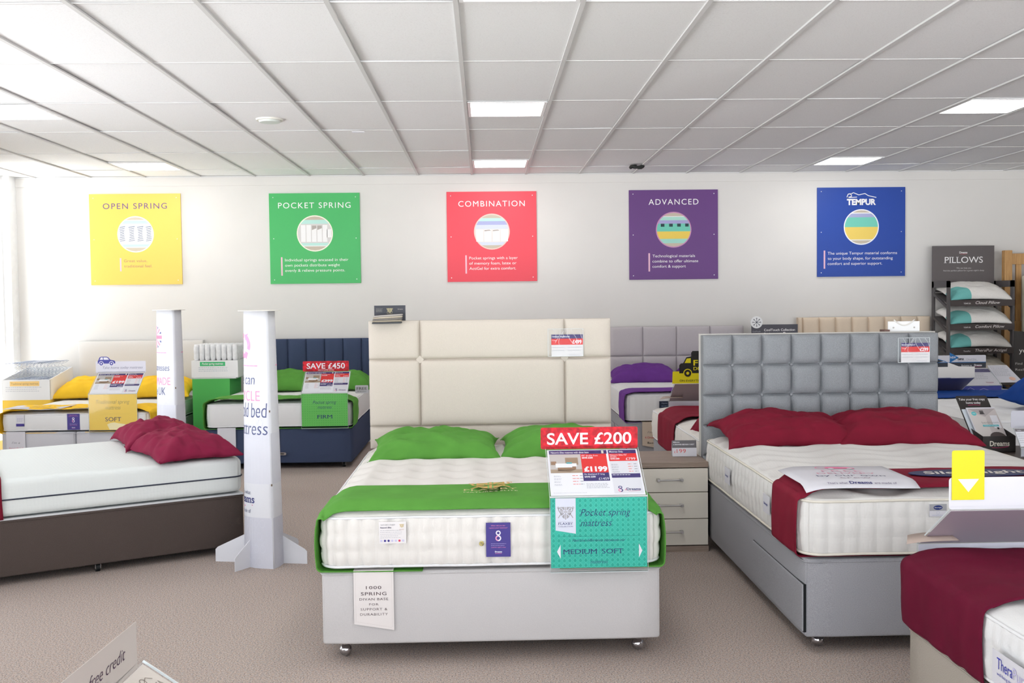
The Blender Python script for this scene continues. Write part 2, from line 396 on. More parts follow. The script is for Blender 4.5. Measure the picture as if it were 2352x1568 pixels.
# ------------------------------------------------------------------ the room
bx('floor', XL-.3, XR+.2, YF-.2, YW+.2, -.05, 0, CARPET).__setitem__('kind', 'structure')
WALL = mat('wall_paint', (221, 218, 214), .8, noise_s=3, amt=.012)
def struct(name, *a, **k):
    o = bx(name, *a, **k); o['kind'] = 'structure'; return o
struct('wall_back', XL-.5, XR+.2, YW, YW+.2, 0, ZC+.3, WALL)
struct('wall_right', XR, XR+.2, YF-.2, YW, 0, ZC+.3, WALL)
struct('trim_1', XL, XR, YW-.012, YW, 2.868, ZC-.004, WALL)
struct('baseboard_back', XL, XR, YW-.018, YW, 0, .1, WHITE)
# corner pier of painted blockwork
BLOCK = mat('painted_block', (238, 238, 238), .8, noise_s=14, amt=.03, bump=.4, bs=30)
bm = bmesh.new()
for k in range(14): box(bm, XL-.5, XL+random.uniform(-.002, .002), 11.3+random.uniform(-.002, .002), YW, k*.215, (k+1)*.215, 0)
o = obj('wall_corner_pier', bm, BLOCK); o['kind'] = 'structure'
# glazed left side: frames and panes
FRM = mat('window_frame_white', (240, 240, 240), .4)
PANE = acrylic_mat('window_glass', (.97, .98, .98), .05)
def glazing(idx, p0, p1, along, at, nb):
    g = thing('window_%d' % idx, None, None); g['kind'] = 'structure'
    bm = bmesh.new()
    def b(a0, a1, z0, z1, t):
        if along == 'y': box(bm, at-t, at+t, a0, a1, z0, z1)
        else: box(bm, a0, a1, at-t, at+t, z0, z1)
    for z0, z1 in ((0, .12), (ZC-.06, ZC+.2)): b(p0, p1, z0, z1, .04)
    for i in range(nb+1):
        c = p0+(p1-p0)*i/nb; b(c-.03, c+.03, .12, ZC-.06, .035)
    obj('window_frame', bm, FRM, g)
    for i in range(nb):
        a = p0+(p1-p0)*i/nb+.03; c = p0+(p1-p0)*(i+1)/nb-.03
        if along == 'y': bx('pane', at-.004, at+.004, a, c, .12, ZC-.06, PANE, g)
        else: bx('pane', a, c, at-.004, at+.004, .12, ZC-.06, PANE, g)
glazing(1, 10.5, 11.3, 'y', -5.14, 1)
glazing(3, 4.2, 7.2, 'y', -5.14, 2)
glazing(4, -2.6, 1.4, 'y', -5.14, 2)
glazing(2, XL-.1, XR, 'x', YF, 8)
bm = bmesh.new()
for a, b in ((YF-.1, -2.6), (1.4, 4.2), (7.2, 10.5)): box(bm, XL-.3, XL, a, b, 0, ZC+.3)
for a, b in ((-2.6, 1.4), (4.2, 7.2)): box(bm, XL-.3, XL, a, b, 2.35, ZC+.3)  # unseen piers and deep window heads, shaped to cut the side light
o = obj('wall_left', bm, WALL); o['kind'] = 'structure'
# ceiling: lay-in tiles 0.6 x 1.2 in a white grid
GX0 = -9; bm = bmesh.new(); Y0 = 4.887
LIGHTS = [(0, 4.287), (0, 7.287), (0, 10.287), (-3.6, 7.287), (-3.6, 10.287), (3.6, 7.287), (3.6, 10.287)]
rnd = random.Random(3)
for k in range(-9, 15):
    x = k*.6
    if x+.6 < XL-.4 or x > XR: continue
    for j in range(-8, 6):
        y = Y0+j*1.2; y1 = min(y+1.2, YW)
        seg = [(y, y1)]
        for lx, ly in LIGHTS:
            if abs(lx-x) < .01 and y-.01 <= ly < y1-.3:
                seg = [s for s in ((y, ly), (ly+.6, y1)) if s[1]-s[0] > .05]
        for a, b in seg:
            dz = [rnd.choice((0, 0, 0, 0, .003, .006)) for _ in range(4)]
            q = [bm.verts.new((px_, py_, ZC+.012+d)) for (px_, py_), d in zip(((x+.004, a+.004), (x+.596, a+.004), (x+.596, b-.004), (x+.004, b-.004)), dz)]
            t = [bm.verts.new(v.co+Vector((0, 0, .012))) for v in q]
            bm.faces.new(q[::-1]); bm.faces.new(t)
            for i in range(4): bm.faces.new((q[i], q[(i+1) % 4], t[(i+1) % 4], t[i]))
o = obj('ceiling', bm, TILE); o['kind'] = 'structure'
bm = bmesh.new()
for k in range(-9, 16):
    x = k*.6
    if XL-.4 < x < XR: box(bm, x-.012, x+.012, YF, YW, ZC, ZC+.011)
for j in range(-8, 7):
    y = Y0+j*1.2
    if y < YW: box(bm, XL-.4, XR, y-.006, y+.006, ZC+.0085, ZC+.0118)
for lx, ly in LIGHTS:
    y = ly if ly > 5 and abs(((ly-Y0)/1.2) % 1) > .4 else ly
    for yy in (ly, ly+.6): box(bm, lx, lx+.6, yy-.007, yy+.007, ZC+.0085, ZC+.0118)
box(bm, XL, XR, YW-.02, YW, ZC-.004, ZC+.01)
o = obj('trim_2', bm, mat('grid_white', (214, 213, 212), .6)); o['kind'] = 'structure'
struct('ceiling_slab', XL-.5, XR+.2, YF-.2, YW+.2, ZC+.3, ZC+.35, mat('void_dark', (60, 58, 55), .9))
PANEL_M = mat('light_diffuser', (250, 250, 250), .5, emit=PANEL_LIGHT)
lab = {(0, 4.287): 'square ceiling light panel, nearest of the middle row, cut by the top of the photo', (0, 7.287): 'square ceiling light panel, middle one of the centre row',
       (0, 10.287): 'square ceiling light panel of the centre row nearest the back wall', (-3.6, 7.287): 'square ceiling light panel at the far left, cut by the photo edge',
       (-3.6, 10.287): 'square ceiling light panel on the left, close to the back wall above the yellow poster', (3.6, 7.287): 'square ceiling light panel at the far right, cut by the photo edge',
       (3.6, 10.287): 'square ceiling light panel on the right, close to the back wall above the blue poster'}
for (lx, ly) in LIGHTS:
    t = thing('ceiling_light', lab[(lx, ly)], 'light', (lx+.3, ly+.3, ZC), 0, 'square light panels in the ceiling')
    bm = bmesh.new()
    for a in ((-.285, -.262, -.285, .285), (.262, .285, -.285, .285), (-.262, .262, -.285, -.262), (-.262, .262, .262, .285)): box(bm, a[0], a[1], a[2], a[3], .002, .05)
    obj('light_frame', bm, FRM, t)
    bx('diffuser', -.262, .262, -.262, .262, .006, .03, PANEL_M, t)
# ceiling fittings
t = thing('ceiling_speaker', 'round off-white ceiling vent set in a tile above the green poster', 'vent', (-1.51, 7.96, ZC))
bm = bmesh.new(); cyl(bm, (0, 0, 0), (0, 0, .012), .10, 40, .105); obj('rim', bm, mat('vent_rim', (226, 224, 214), .5), t)
bm = bmesh.new(); cyl(bm, (0, 0, -.014), (0, 0, 0), .075, 40, .085); obj('vent_disc', bm, mat('vent_disc', (214, 220, 214), .5), t)
t = thing('smoke_detector', 'dark hanging ring of broken fitting in the ceiling near the purple poster', 'detector', (1.74, 10.78, ZC))
bm = bmesh.new(); tube(bm, [(.07*math.cos(a*PI/8), .05*math.sin(a*PI/8), -.012+.008*math.cos(a*1.3)) for a in range(16)], .014, 6, True); obj('ring', bm, mat('dark_plastic', (44, 46, 44), .6), t)
bm = bmesh.new(); cyl(bm, (-.02, 0, -.03), (-.02, 0, .01), .02, 10); obj('stub', bm, MATS['dark_plastic'], t)
o = bx('ceiling_label', -.95, -.85, 8.49, 8.53, ZC-.002, ZC+.001, mat('tile_label', (245, 245, 255), .5)); tag(o, 'tiny white label stuck on the ceiling grid above the green poster', 'label')

# ------------------------------------------------------------------ wall posters
def poster(x0, x1, z0, z1, rgb, title, tcol, body, bcol, pic, label, logo=False, bar=(236, 190, 205), ringc=(245, 240, 225), bx_=.2, tw=.7, bw=.7):
    t = thing('wall_poster', label, 'poster', (x0, YW-.016, z0), 0, 'square mattress posters on the back wall')
    w, h = x1-x0, z1-z0
    bx('board', 0, w, 0, .015, 0, h, mat('poster_%d_%d_%d' % rgb, rgb, .42, spec=.4), t, .001)
    M = FRONT(0, 0, 0)
    p = Print()
    if logo:
        p.text('TEMPUR', w/2, h*.805, .062, tcol, 2, 'c', bold=.045, width=.33)
        p.path([(w/2-.165, h*.89), (w/2-.15, h*.925), (w/2-.12, h*.93), (w/2-.11, h*.9), (w/2-.16, h*.885), (w/2-.05, h*.89)], .008, tcol)
        p.path([(w/2-.13, h*.92), (w/2-.09, h*.94), (w/2-.03, h*.915), (w/2+.04, h*.93), (w/2+.08, h*.905), (w/2+.17, h*.885)], .008, tcol)
    else:
        ww = title.split(' '); W0 = [max(v[0] for v in glyphs(q, 0, 0, 1.2, 5)[0])-min(v[0] for v in glyphs(q, 0, 0, 1.2, 5)[0]) for q in [title]+ww]
        p.text(ww[0], w/2-tw/2, h*.835, .062, tcol, 2, 'l', bold=0, sp=1.2, width=tw*W0[1]/W0[0])
        if len(ww) > 1: Print().text(ww[1], w/2+tw/2, h*.835, .062, tcol, 2, 'r', bold=0, sp=1.2, width=tw*W0[2]/W0[0]).build('heading', t, M)
    cap = Print(); cap.rect(bx_-.045, .30-.035-.058*len(body), bx_-.028, .295, bar)
    cap.build('caption_bar', t, M)
    for i, s in enumerate(body): Print().text(s, bx_, .248-i*.058, .031, bcol, 2, 'l', bold=-.003, width=None if bw is None else bw[i]).build('caption_line', t, M)
    p.build('heading', t, M)
    q = Print(); q.disc(w/2, h*.555, .2, ringc, 1, 48); pic(q, w/2, h*.555, .188); q.build('picture', t, M)
    for sx in (.045, w-.045):
        for sz in (.045, .5*h, h-.045):
            bm = bmesh.new(); cyl(bm, (sx, -.003, sz), (sx, 0, sz), .005, 8); obj('screw', bm, mat('screw', (225, 225, 225), .3, metal=.3), t)
TAN = (196, 184, 166); MINT = (186, 226, 216); LAV = (170, 174, 214); FELT = (206, 212, 228)
def pic_open(q, cx, cy, r):
    q.bands(cx, cy, r, [(-1, -.78, TAN), (-.78, -.74, (240, 240, 240)), (-.74, -.6, MINT), (-.6, -.42, FELT), (-.42, .42, (244, 246, 252)), (.42, .62, FELT), (.62, .8, MINT), (.8, .84, (240, 240, 240)), (.84, 1, TAN)], 2)
    for c in (-.78, -.22, .28, .78):
        for i in range(9):
            y = -.4+i*.1; w = .13*(1-.4*math.sin(i/8*PI)); W_ = math.sqrt(1-y*y)
            a, b = max(c-w-.05, -W_), min(c+w+.05, W_)
            q.line(cx+a*r, cy+y*r, cx+b*r, cy+(y+.06)*r, .0065, (92, 102, 126), 3)
def pic_pocket(q, cx, cy, r):
    q.bands(cx, cy, r, [(-1, -.76, TAN), (-.76, -.72, (238, 238, 238)), (-.72, -.56, MINT), (-.56, .56, (214, 210, 208)), (.56, .8, MINT), (.8, 1, TAN)], 2)
    for i, c in enumerate((-.68, -.36, -.04, .28, .6, .84)):
        hh = min(.5, math.sqrt(1-min(.97, abs(c)+.14)**2)); top = hh if i not in (2, 3) else .3
        q.rect(cx+(c-.135)*r, cy-hh*r, cx+(c+.135)*r, cy+top*r, (240, 238, 238), 3)
        if i in (2, 3): q.poly([(cx+(c-.13)*r, cy+.2*r), (cx+(c+.13)*r, cy+.3*r), (cx+(c+.13)*r, cy+.46*r), (cx+(c-.13)*r, cy+.46*r)], (176, 168, 162), 4)
def pic_comb(q, cx, cy, r):
    q.bands(cx, cy, r, [(-1, -.8, TAN), (-.8, -.62, FELT), (-.62, .16, (222, 216, 212)), (.16, .4, FELT), (.4, .62, LAV), (.62, .8, MINT), (.8, 1, TAN)], 2)
    for i, c in enumerate((-.72, -.24, .26, .74)):
        hh = .14 if abs(c) < .5 else .12
        q.rect(cx+(c-.21)*r, cy-.58*r, cx+(c+.21)*r, cy+hh*r, (242, 238, 236), 3)
        if abs(c) < .5: q.poly([(cx+(c-.2)*r, cy+.02*r), (cx+(c+.2)*r, cy+.06*r), (cx+(c+.1)*r, cy+.12*r), (cx+(c-.2)*r, cy+.1*r)], (176, 166, 160), 4)
def pic_adv(q, cx, cy, r):
    q.bands(cx, cy, r, [(-1, -.8, TAN), (-.8, -.54, (160, 214, 200)), (-.54, -.1, (236, 204, 92)), (-.1, .36, (112, 200, 178)), (.36, .56, (168, 164, 208)), (.56, .76, (170, 220, 204)), (.76, .8, (235, 235, 235)), (.8, 1, TAN)], 2)
    for c in (-.66, -.16, .32, .8): q.rect(cx+(c-.11)*r, cy+.18*r, cx+(min(c+.11, .9))*r, cy+.36*r, (40, 70, 72), 3)
def pic_temp(q, cx, cy, r):
    q.bands(cx, cy, r, [(-1, -.8, TAN), (-.8, -.74, (232, 228, 224)), (-.74, 0, (236, 206, 104)), (0, .58, (116, 202, 182)), (.58, .8, (168, 172, 210)), (.8, .86, (235, 235, 235)), (.86, 1, TAN)], 2)
WT = (244, 242, 242)
poster(-4.221, -3.221, 1.785, 2.785, (238, 198, 96), 'OPEN SPRING', (104, 84, 136), ['Great value,', 'traditional feel.'], (176, 136, 112), pic_open, 'yellow square wall poster headed OPEN SPRING', bx_=.365, bw=[.255, .31])
poster(-2.25, -1.25, 1.776, 2.776, (64, 178, 96), 'POCKET SPRING', WT, ['Individual springs encased in their', 'own pockets distribute weight', 'evenly & relieve pressure points.'], WT, pic_pocket, 'green square wall poster headed POCKET SPRING', bx_=.165, tw=.8, bw=[.7, .605, .66])
poster(-.286, .714, 1.777, 2.777, (232, 68, 84), 'COMBINATION', WT, ['Pocket springs with a layer', 'of memory foam, latex or', 'ActiGel for extra comfort.'], WT, pic_comb, 'red square wall poster headed COMBINATION', bx_=.245, tw=.74, bw=[.54, .525, .52], ringc=(240, 200, 190))
poster(1.75, 2.75, 1.779, 2.779, (92, 40, 118), 'ADVANCED', WT, ['Technological materials', 'combine to offer ultimate', 'comfort & support'], WT, pic_adv, 'purple square wall poster headed ADVANCED', bx_=.26, tw=.56, bw=[.48, .515, .375], ringc=(198, 140, 180))
poster(3.873, 4.873, 1.789, 2.789, (22, 66, 158), '', WT, ['The unique Tempur material conforms', 'to your body shape, for outstanding', 'comfort and superior support.'], WT, pic_temp, 'blue square wall poster with a white reclining figure logo', True, bx_=.118, bw=[.79, .74, .62], ringc=(240, 240, 245))

# ------------------------------------------------------------------ beds
CHROME = mat('chrome', (200, 200, 205), .12, metal=1)
BLACKP = mat('black_plastic', (28, 30, 32), .4)
def caster_ball(parent, x, y):
    bm = bmesh.new(); bmesh.ops.create_uvsphere(bm, u_segments=20, v_segments=14, radius=.028, matrix=Matrix.Translation((x, y, .028)))
    w = obj('caster', bm, CHROME, parent, True)
    bm = bmesh.new(); cyl(bm, (x, y, .045), (x, y, .075), .012, 12); obj('stem', bm, CHROME, w)
    return w
def caster_wheel(parent, x, y):
    bm = bmesh.new(); cyl(bm, (x-.012, y, .024), (x+.012, y, .024), .024, 18); w = obj('caster', bm, BLACKP, parent)
    bm = bmesh.new(); box(bm, x-.016, x-.013, y-.02, y+.014, .02, .06); box(bm, x+.013, x+.016, y-.02, y+.014, .02, .06); box(bm, x-.016, x+.016, y-.02, y+.014, .056, .075); obj('bracket', bm, CHROME, w)
    return w
def fabric(n, rgb, amt=.1, sc=420, bump=.25): return mat(n, rgb, .92, spec=.12, noise_s=sc, amt=amt, bump=bump)

def divan(name, label, w, d, z0, z1, m, loc, rz=0, casters='ball', split=False, drawers=None, lip=True):
    """base box, origin at the foot-left floor corner -> local x right, y towards the head"""
    t = thing(name, label, 'bed', loc, rz)
    ctr = Vector((w/2, d/2, 0))
    def soft(x0, x1, y0, y1, nm):
        R = .035; bm = rbox(x1-x0, y1-y0, z1-z0, .012, R, .12)
        bmesh.ops.translate(bm, verts=bm.verts, vec=((x0+x1)/2, (y0+y1)/2, z0)); return obj(nm, bm, m, t, True)
    if split == 'x':
        b = soft(0, w/2-.002, 0, d, 'base'); b2 = soft(w/2+.002, w, 0, d, 'base')
    elif split == 'y':
        b = soft(0, w, 0, d/2-.002, 'base'); b2 = soft(0, w, d/2+.002, d, 'base')
    else: b = soft(0, w, 0, d, 'base')
    if lip:
        pts = [p+ctr for p in rr_path(w+.001, d+.001, .035, z1-.012)]
        bm = bmesh.new(); tube(bm, pts, .0035, 6, True); obj('piping', bm, m, t, True)
    if drawers:
        for (side, a, c) in drawers:
            bm = bmesh.new(); zz0, zz1 = z0+.025, z1-.115
            bg_ = bmesh.new()
            if side == 'l': box(bg_, -.0015, .01, a-.003, c+.003, zz0-.003, zz1+.003)
            else: box(bg_, a-.003, c+.003, -.0015, .01, zz0-.003, zz1+.003)
            obj('drawer_gap_shade', bg_, BLACKP, t)  # black plate painting the shade in the gap round the drawer
            if side == 'l': box(bm, -.008, .01, a, c, zz0, zz1, .004)
            elif side == 'f': box(bm, a, c, -.008, .01, zz0, zz1, .004)
            obj('drawer', bm, m, t)
    for x in (.09, w-.09):
        for y in (.1, d-.12): (caster_ball if casters == 'ball' else caster_wheel)(t, x, y)
    return t

def mattress(label, w, d, z0, z1, style, loc, rz=0, R=.09, group=None, pip=(232, 232, 234)):
    t = thing('mattress', label, 'mattress', (loc[0], loc[1], z0), rz, group)
    h = z1-z0
    def disp(p, n):
        o = 0
        if n.z > .5:
            if style in ('tufted', 'wave'):
                sx, sy = (.175, .21) if style == 'tufted' else (.25, .25)
                fx = abs((p.x/sx) % 1 - .5); fy = abs((p.y/sy) % 1 - .5)
                if style == 'tufted':
                    dd = math.hypot(.5-fx, .5-fy)*sx
                    o = .026*(1-math.exp(-(dd/.05)**2)) - .008 + .004*nz3(p.x, p.y, 0, 9)
                else:
                    o = .007*math.sin(2*PI*(p.y/.20 + .35*math.sin(2*PI*p.x/.5))) + .003*nz3(p.x, p.y, 1, 7)
                ex = max(0, min(w/2-abs(p.x), d/2-abs(p.y))); o = o*min(1, ex/.05) + .02*min(1, ex/.12)
            elif style == 'plain':
                o = .002*nz3(p.x, p.y, 0, 6) + .004*math.sin(p.x*9)*math.sin(p.y*8)
                ex = min(w/2-abs(p.x), d/2-abs(p.y)); o += .012*min(1, max(0, ex)/.1)
            elif style == 'ribbed':
                fx = abs((p.x/.19) % 1 - .5); fy = abs((p.y/.19) % 1 - .5); dd = math.hypot(.5-fx, .5-fy)*.19
                ex = max(0, min(w/2-abs(p.x), d/2-abs(p.y))); o = .016*(1-math.exp(-(dd/.045)**2))*min(1, ex/.05) + .008*min(1, ex/.1)
            elif style == 'foam': o = .001*nz3(p.x, p.y, 0, 4)
        elif n.z > -.5 and abs(n.z) < .5:
            a = p.x if abs(n.y) > abs(n.x) else p.y
            if style == 'tufted':
                g = abs(math.sin(PI*a/.062)); rw = abs(math.sin(PI*(p.z/h)*3)); o = .023*(g**.5)*(.5+.5*rw**.5) - .015 + .003*nz3(p.x, p.y, p.z, 8)
                o += .012*math.sin(PI*p.z/h)
            elif style == 'wave':
                g = abs(math.sin(PI*a/.072)); rw = abs(math.sin(PI*(p.z/h)*3.0)); o = .012*(g**.45)*(.5+.5*rw**.45) + .012*math.sin(PI*p.z/h) - .008
            elif style == 'plain':
                g = math.sin(PI*(a/.075+.45*math.sin(2*PI*p.z/h*1.0))); o = .005*abs(g)**.5 + .008*math.sin(PI*p.z/h)
            elif style == 'ribbed':
                g = abs(math.sin(PI*a/.05)); o = .006*g**.6*(1 if abs(p.z/h-.5) > .12 else .2) + .01*math.sin(PI*p.z/h)
        return o
    near = loc[1] < 7
    bm = rbox(w, d, h, .02 if style != 'foam' else .035, R, (.0105 if near else (.0125 if style == 'ribbed' else .024)) if style != 'foam' else .06, disp, .012 if near else .03)
    if style == 'tufted': ms = quilt_mat('ticking_cream', (229, 225, 220), 'wave', (40, 40, 40))
    elif style == 'wave': ms = quilt_mat('ticking_knit', (226, 224, 221), 'hex', (70, 70, 70))
    elif style == 'foam': ms = quilt_mat('ticking_honeycomb', (222, 226, 224), 'hex', (52, 52, 52))
    else: ms = quilt_mat('ticking_white', (228, 228, 228), 'wave', (30, 30, 30))
    b = obj('mattress_body', bm, ms, t, True)
    if style != 'foam':
        for zz, nm in ((h-.008, 'top_piping'), (.008, 'bottom_piping')):
            e = .004 if nm == 'top_piping' else .006
            bm = bmesh.new(); pts = rr_path(w+e, d+e, R, zz, 10)
            out = []
            for i in range(len(pts)):
                a, c = pts[i], pts[(i+1) % len(pts)]; n = max(1, int((c-a).length/.08))
                for k in range(n): q = a.lerp(c, k/n); out.append(q+Vector((0, 0, .003*nz3(q.x, q.y, zz, 5))))
            tube(bm, out, .006, 6, True); obj(nm, bm, mat('piping_%d_%d_%d' % pip, pip, .8), t, True)
    else:
        bm = bmesh.new(); pts = rr_path(w+.004, d+.004, R, h*.46, 10); tube(bm, pts, .0045, 6, True); obj('stripe_piping', bm, mat('dark_piping', (58, 62, 76), .8), t, True)
    return t

def runner(name_label, cat, w, y0, y1, z0, z1, m, loc, rz=0, r=.014, over=.012, seed=1, wrinkle=.006, under=.18, group=None, crown=.02, foot=None, hang=None, folds=.003):
    """cloth band laid across a mattress of width w (centred at local x=0), from y0 to y1"""
    t = thing('bed_runner', name_label, cat, (loc[0], loc[1], 0), rz, group)
    hx = w/2+over; zt = z1+.006; zb = z0-.001
    if hang is not None: zb = z1-hang
    pts = []
    R = r+over
    def arc(cx, cz, a0, a1, rad, n=6): return [(cx+rad*math.cos(a0+(a1-a0)*i/n), cz+rad*math.sin(a0+(a1-a0)*i/n)) for i in range(n+1)]
    if hang is None: left = [(-hx+under, zb), (-hx+under*.6, zb)] + arc(-hx+R*.6, zb+R*.6, -PI/2, -PI, R*.6)
    else: left = [(-hx, zb)]
    n = 5; left += [(-hx-.004*math.sin(PI*i/n), zb+R*.6+(zt-R-zb-R*.6)*i/n) for i in range(1, n)]
    left += arc(-hx+R, zt-R, PI, PI/2, R)
    nt_ = 46; topp = [(-hx+R+(2*hx-2*R)*i/nt_, zt+crown*min(1, (min(i, nt_-i)/2.5)**.6)) for i in range(1, nt_)]
    right = [(-x, z) for x, z in reversed(left)]
    path = left+topp+right
    ny = max(6, int((y1-y0)/.02)); bm = bmesh.new(); grid = []
    for i, (x, z) in enumerate(path):
        a = path[max(0, i-1)]; b = path[min(len(path)-1, i+1)]; tx, tz = b[0]-a[0], b[1]-a[1]; L = math.hypot(tx, tz) or 1; nx, nz_ = -tz/L, tx/L
        row = []
        for j in range(ny+1):
            y = y0+(y1-y0)*j/ny
            k = wrinkle*(.5+nz3(x*1.2+seed, y*3, z*2, 2.2)*.9 + .45*nz3(x*5+seed, y*9+x*4, z*5, 1.6))
            k = max(.0005, k) if 12 < i < len(path)-13 else k*.4+.002+folds*abs(math.sin(y*17+seed+2.2*nz3(y*3, z*5, seed, 1)+z*3))*max(0, min(1, (zt-.02-z)/.06))
            if foot is not None:
                fy, fs = foot; nzc = abs(nz_)*(1-min(1, .15+max(0, (y-fy)*fs)/.09))
                k -= nzc*crown*.9*(1 if 10 < i < len(path)-11 else 0)
            yy = y + (.012*nz3(x*3, seed, z*3, 1.3))*(1 if j in (0, ny) else 1)
            row.append(bm.verts.new((x+nx*k, yy, z+nz_*k)))
        grid.append(row)
    for i in range(len(path)-1):
        for j in range(ny): bm.faces.new((grid[i][j], grid[i+1][j], grid[i+1][j+1], grid[i][j+1]))
    bmesh.ops.recalc_face_normals(bm, faces=bm.faces)
    o = obj('cloth', bm, m, t, True)
    s = o.modifiers.new('thickness', 'SOLIDIFY'); s.thickness = .004; s.offset = 1
    return t

def pillow(label, w, d, th, m, loc, rot, seed=0, group=None, wr=1.0, cat='pillow', concave=.10, name='pillow', rnd_=3.2):
    nu, nv = 54, 38; bm = bmesh.new(); rows = {}
    def co(u, v, s):
        x = w/2*u*(1-concave*(1-v*v)); y = d/2*v*(1-concave*(1-u*u))
        prof = (max(0, (1-abs(u)**rnd_)*(1-abs(v)**rnd_)))**.55
        ang = math.atan2(v, u)
        edge = (1-prof)
        wrk = wr*(.018*nz3(u*2.2+seed, v*2.2, seed*1.7, 1)*prof + .012*nz3(u*5+v*3+seed, v*2.5-u*1.5, seed*2.3, 1)*prof + .010*nz3(u*1.5+v*4+seed, v*2-u*3, s, 1.5)*prof**.7 + .006*math.sin(ang*14+seed*3+3*nz3(u, v, seed, 2))*edge*prof**.4*2)
        z = (th*prof+wrk) if s > 0 else -th*.32*prof+wrk*.3
        fl = .014*wr*math.sin(u*7+seed)*(abs(v) > .985) + .012*wr*math.sin(v*6+seed)*(abs(u) > .985)
        sag = -.02*(u*u*v*v)
        return Vector((x, y, z+fl*.5+sag+th*.32))
    def c(t): return math.copysign(1-(1-abs(t))**1.35, t)
    for s in (1, -1):
        g = []
        for i in range(nu+1):
            u = c(-1+2*i/nu); row = []
            for j in range(nv+1):
                v = c(-1+2*j/nv)
                if s < 0 and (i in (0, nu) or j in (0, nv)): row.append(rows[(i, j)])
                else:
                    q = bm.verts.new(co(u, v, s)); row.append(q)
                    if s > 0: rows[(i, j)] = q
            g.append(row)
        for i in range(nu):
            for j in range(nv):
                f = (g[i][j], g[i+1][j], g[i+1][j+1], g[i][j+1])
                bm.faces.new(f if s > 0 else f[::-1])
    o = obj(name, bm, m, None, True); o.location = loc; o.rotation_euler = rot
    return tag(o, label, cat, group)

def headboard(parent, x0, x1, z0, z1, y, th, m, xs, zs, depth=.02, sig=.02, res=.02, edge=.02, m_back=None, buttons=None, bm_mat=None, btn_r=.012, rad=0):
    """upholstered panel facing -Y with sewn channels at xs (vertical) and zs (horizontal)"""
    bm = bmesh.new(); nx = int((x1-x0)/res); nz_ = int((z1-z0)/res)
    X = sorted(set([x0+(x1-x0)*i/nx for i in range(nx+1)] + [v+e for v in xs for e in (-.012, -.006, -.0025, 0, .0025, .006, .012) if x0 < v < x1] + [x0+.004, x1-.004, x0+.012, x1-.012]))
    Z = sorted(set([z0+(z1-z0)*i/nz_ for i in range(nz_+1)] + [v+e for v in zs for e in (-.012, -.006, -.0025, 0, .0025, .006, .012) if z0 < v < z1] + [z0+.004, z1-.004, z1-.012]))
    g = []
    for x in X:
        row = []
        dx = min([abs(x-v) for v in xs] or [9]); ex = min(x-x0, x1-x)
        for z in Z:
            dz = min([abs(z-v) for v in zs] or [9]); ez = min(z-z0, z1-z)
            if rad:
                qx, qz = max(0, rad-dx), max(0, rad-dz)
                ds = rad-math.hypot(qx, qz) if qx and qz else min(dx, dz)
                f = 1-math.exp(-max(0, ds)/sig)
            else: f = (1-math.exp(-dx/sig))*(1-math.exp(-dz/sig))
            e = 1-math.exp(-ex/edge*1.5); e2 = 1-math.exp(-ez/edge*1.5)
            o = depth*f*(.25+.75*e)*(.25+.75*e2) - .010*max(math.exp(-dx/.003), math.exp(-dz/.003))
            row.append(bm.verts.new((x, y-o, z)))
        g.append(row)
    for i in range(len(X)-1):
        for j in range(len(Z)-1): bm.faces.new((g[i][j], g[i+1][j], g[i+1][j+1], g[i][j+1]))
    # close sides and back
    bk = [[bm.verts.new((x, y+th, z)) for z in (Z[0], Z[-1])] for x in (X[0], X[-1])]
    bm.faces.new((bk[0][0], bk[0][1], bk[1][1], bk[1][0]))
    L = [g[0][j] for j in range(len(Z))]; bm.faces.new([bk[0][1], bk[0][0]] + L)
    Rr = [g[-1][j] for j in reversed(range(len(Z)))]; bm.faces.new([bk[1][0], bk[1][1]] + Rr)
    T = [g[i][-1] for i in range(len(X))]; bm.faces.new([bk[1][1], bk[0][1]] + T)
    B = [g[i][0] for i in reversed(range(len(X)))]; bm.faces.new([bk[0][0], bk[1][0]] + B)
    bmesh.ops.recalc_face_normals(bm, faces=bm.faces)
    hb = obj('headboard', bm, m, parent)
    for p in hb.data.polygons: p.use_smooth = len(p.vertices) == 4 and p.area < .01
    if buttons:
        for (bx0, bz0) in buttons:
            bm = bmesh.new()
            if btn_r > .02:
                prism(bm, [(btn_r, 0), (0, btn_r), (-btn_r, 0), (0, -btn_r)], FRONT(bx0, y-.004, bz0), .008)
            else:
                bmesh.ops.create_uvsphere(bm, u_segments=10, v_segments=8, radius=btn_r, matrix=Matrix.Translation((bx0, y-.003, bz0)))
            obj('button', bm, bm_mat or m, hb, btn_r <= .02)
    return hb

# fabrics
GREYH = fabric('grey_tufted_weave', (144, 147, 151), .2, 330, .35)
CREAM = fabric('cream_velour', (200, 197, 197), .03, 200, .1); CREAMH = fabric('cream_headboard', (208, 199, 188), .04, 300, .1)
GREYF = fabric('grey_weave', (162, 162, 167), .16, 330, .35); NAVY = fabric('navy_faux_leather', (68, 78, 104), .05, 260, .1)
BROWN = fabric('brown_weave', (84, 74, 70), .14, 300, .3); PALEGREY = fabric('pale_grey_weave', (206, 206, 212), .05, 300, .1)
TAUPE = fabric('taupe_weave', (168, 160, 150), .10, 320, .3); GREYP = fabric('grey_panel', (192, 186, 188), .06, 300, .15)
IVORY = fabric('ivory_leather', (220, 217, 214), .01, 100, .03); BEIGE = fabric('beige_tuft', (220, 202, 180), .05, 260, .1)
def velvet(n, rgb): return mat(n, rgb, .8, spec=.15, noise_s=6, amt=.10, sheen=.35)
MAROON = velvet('maroon_cloth', (122, 25, 46)); GREEN = velvet('green_cloth', (88, 148, 62)); PURPLE = velvet('purple_cloth', (104, 56, 136))
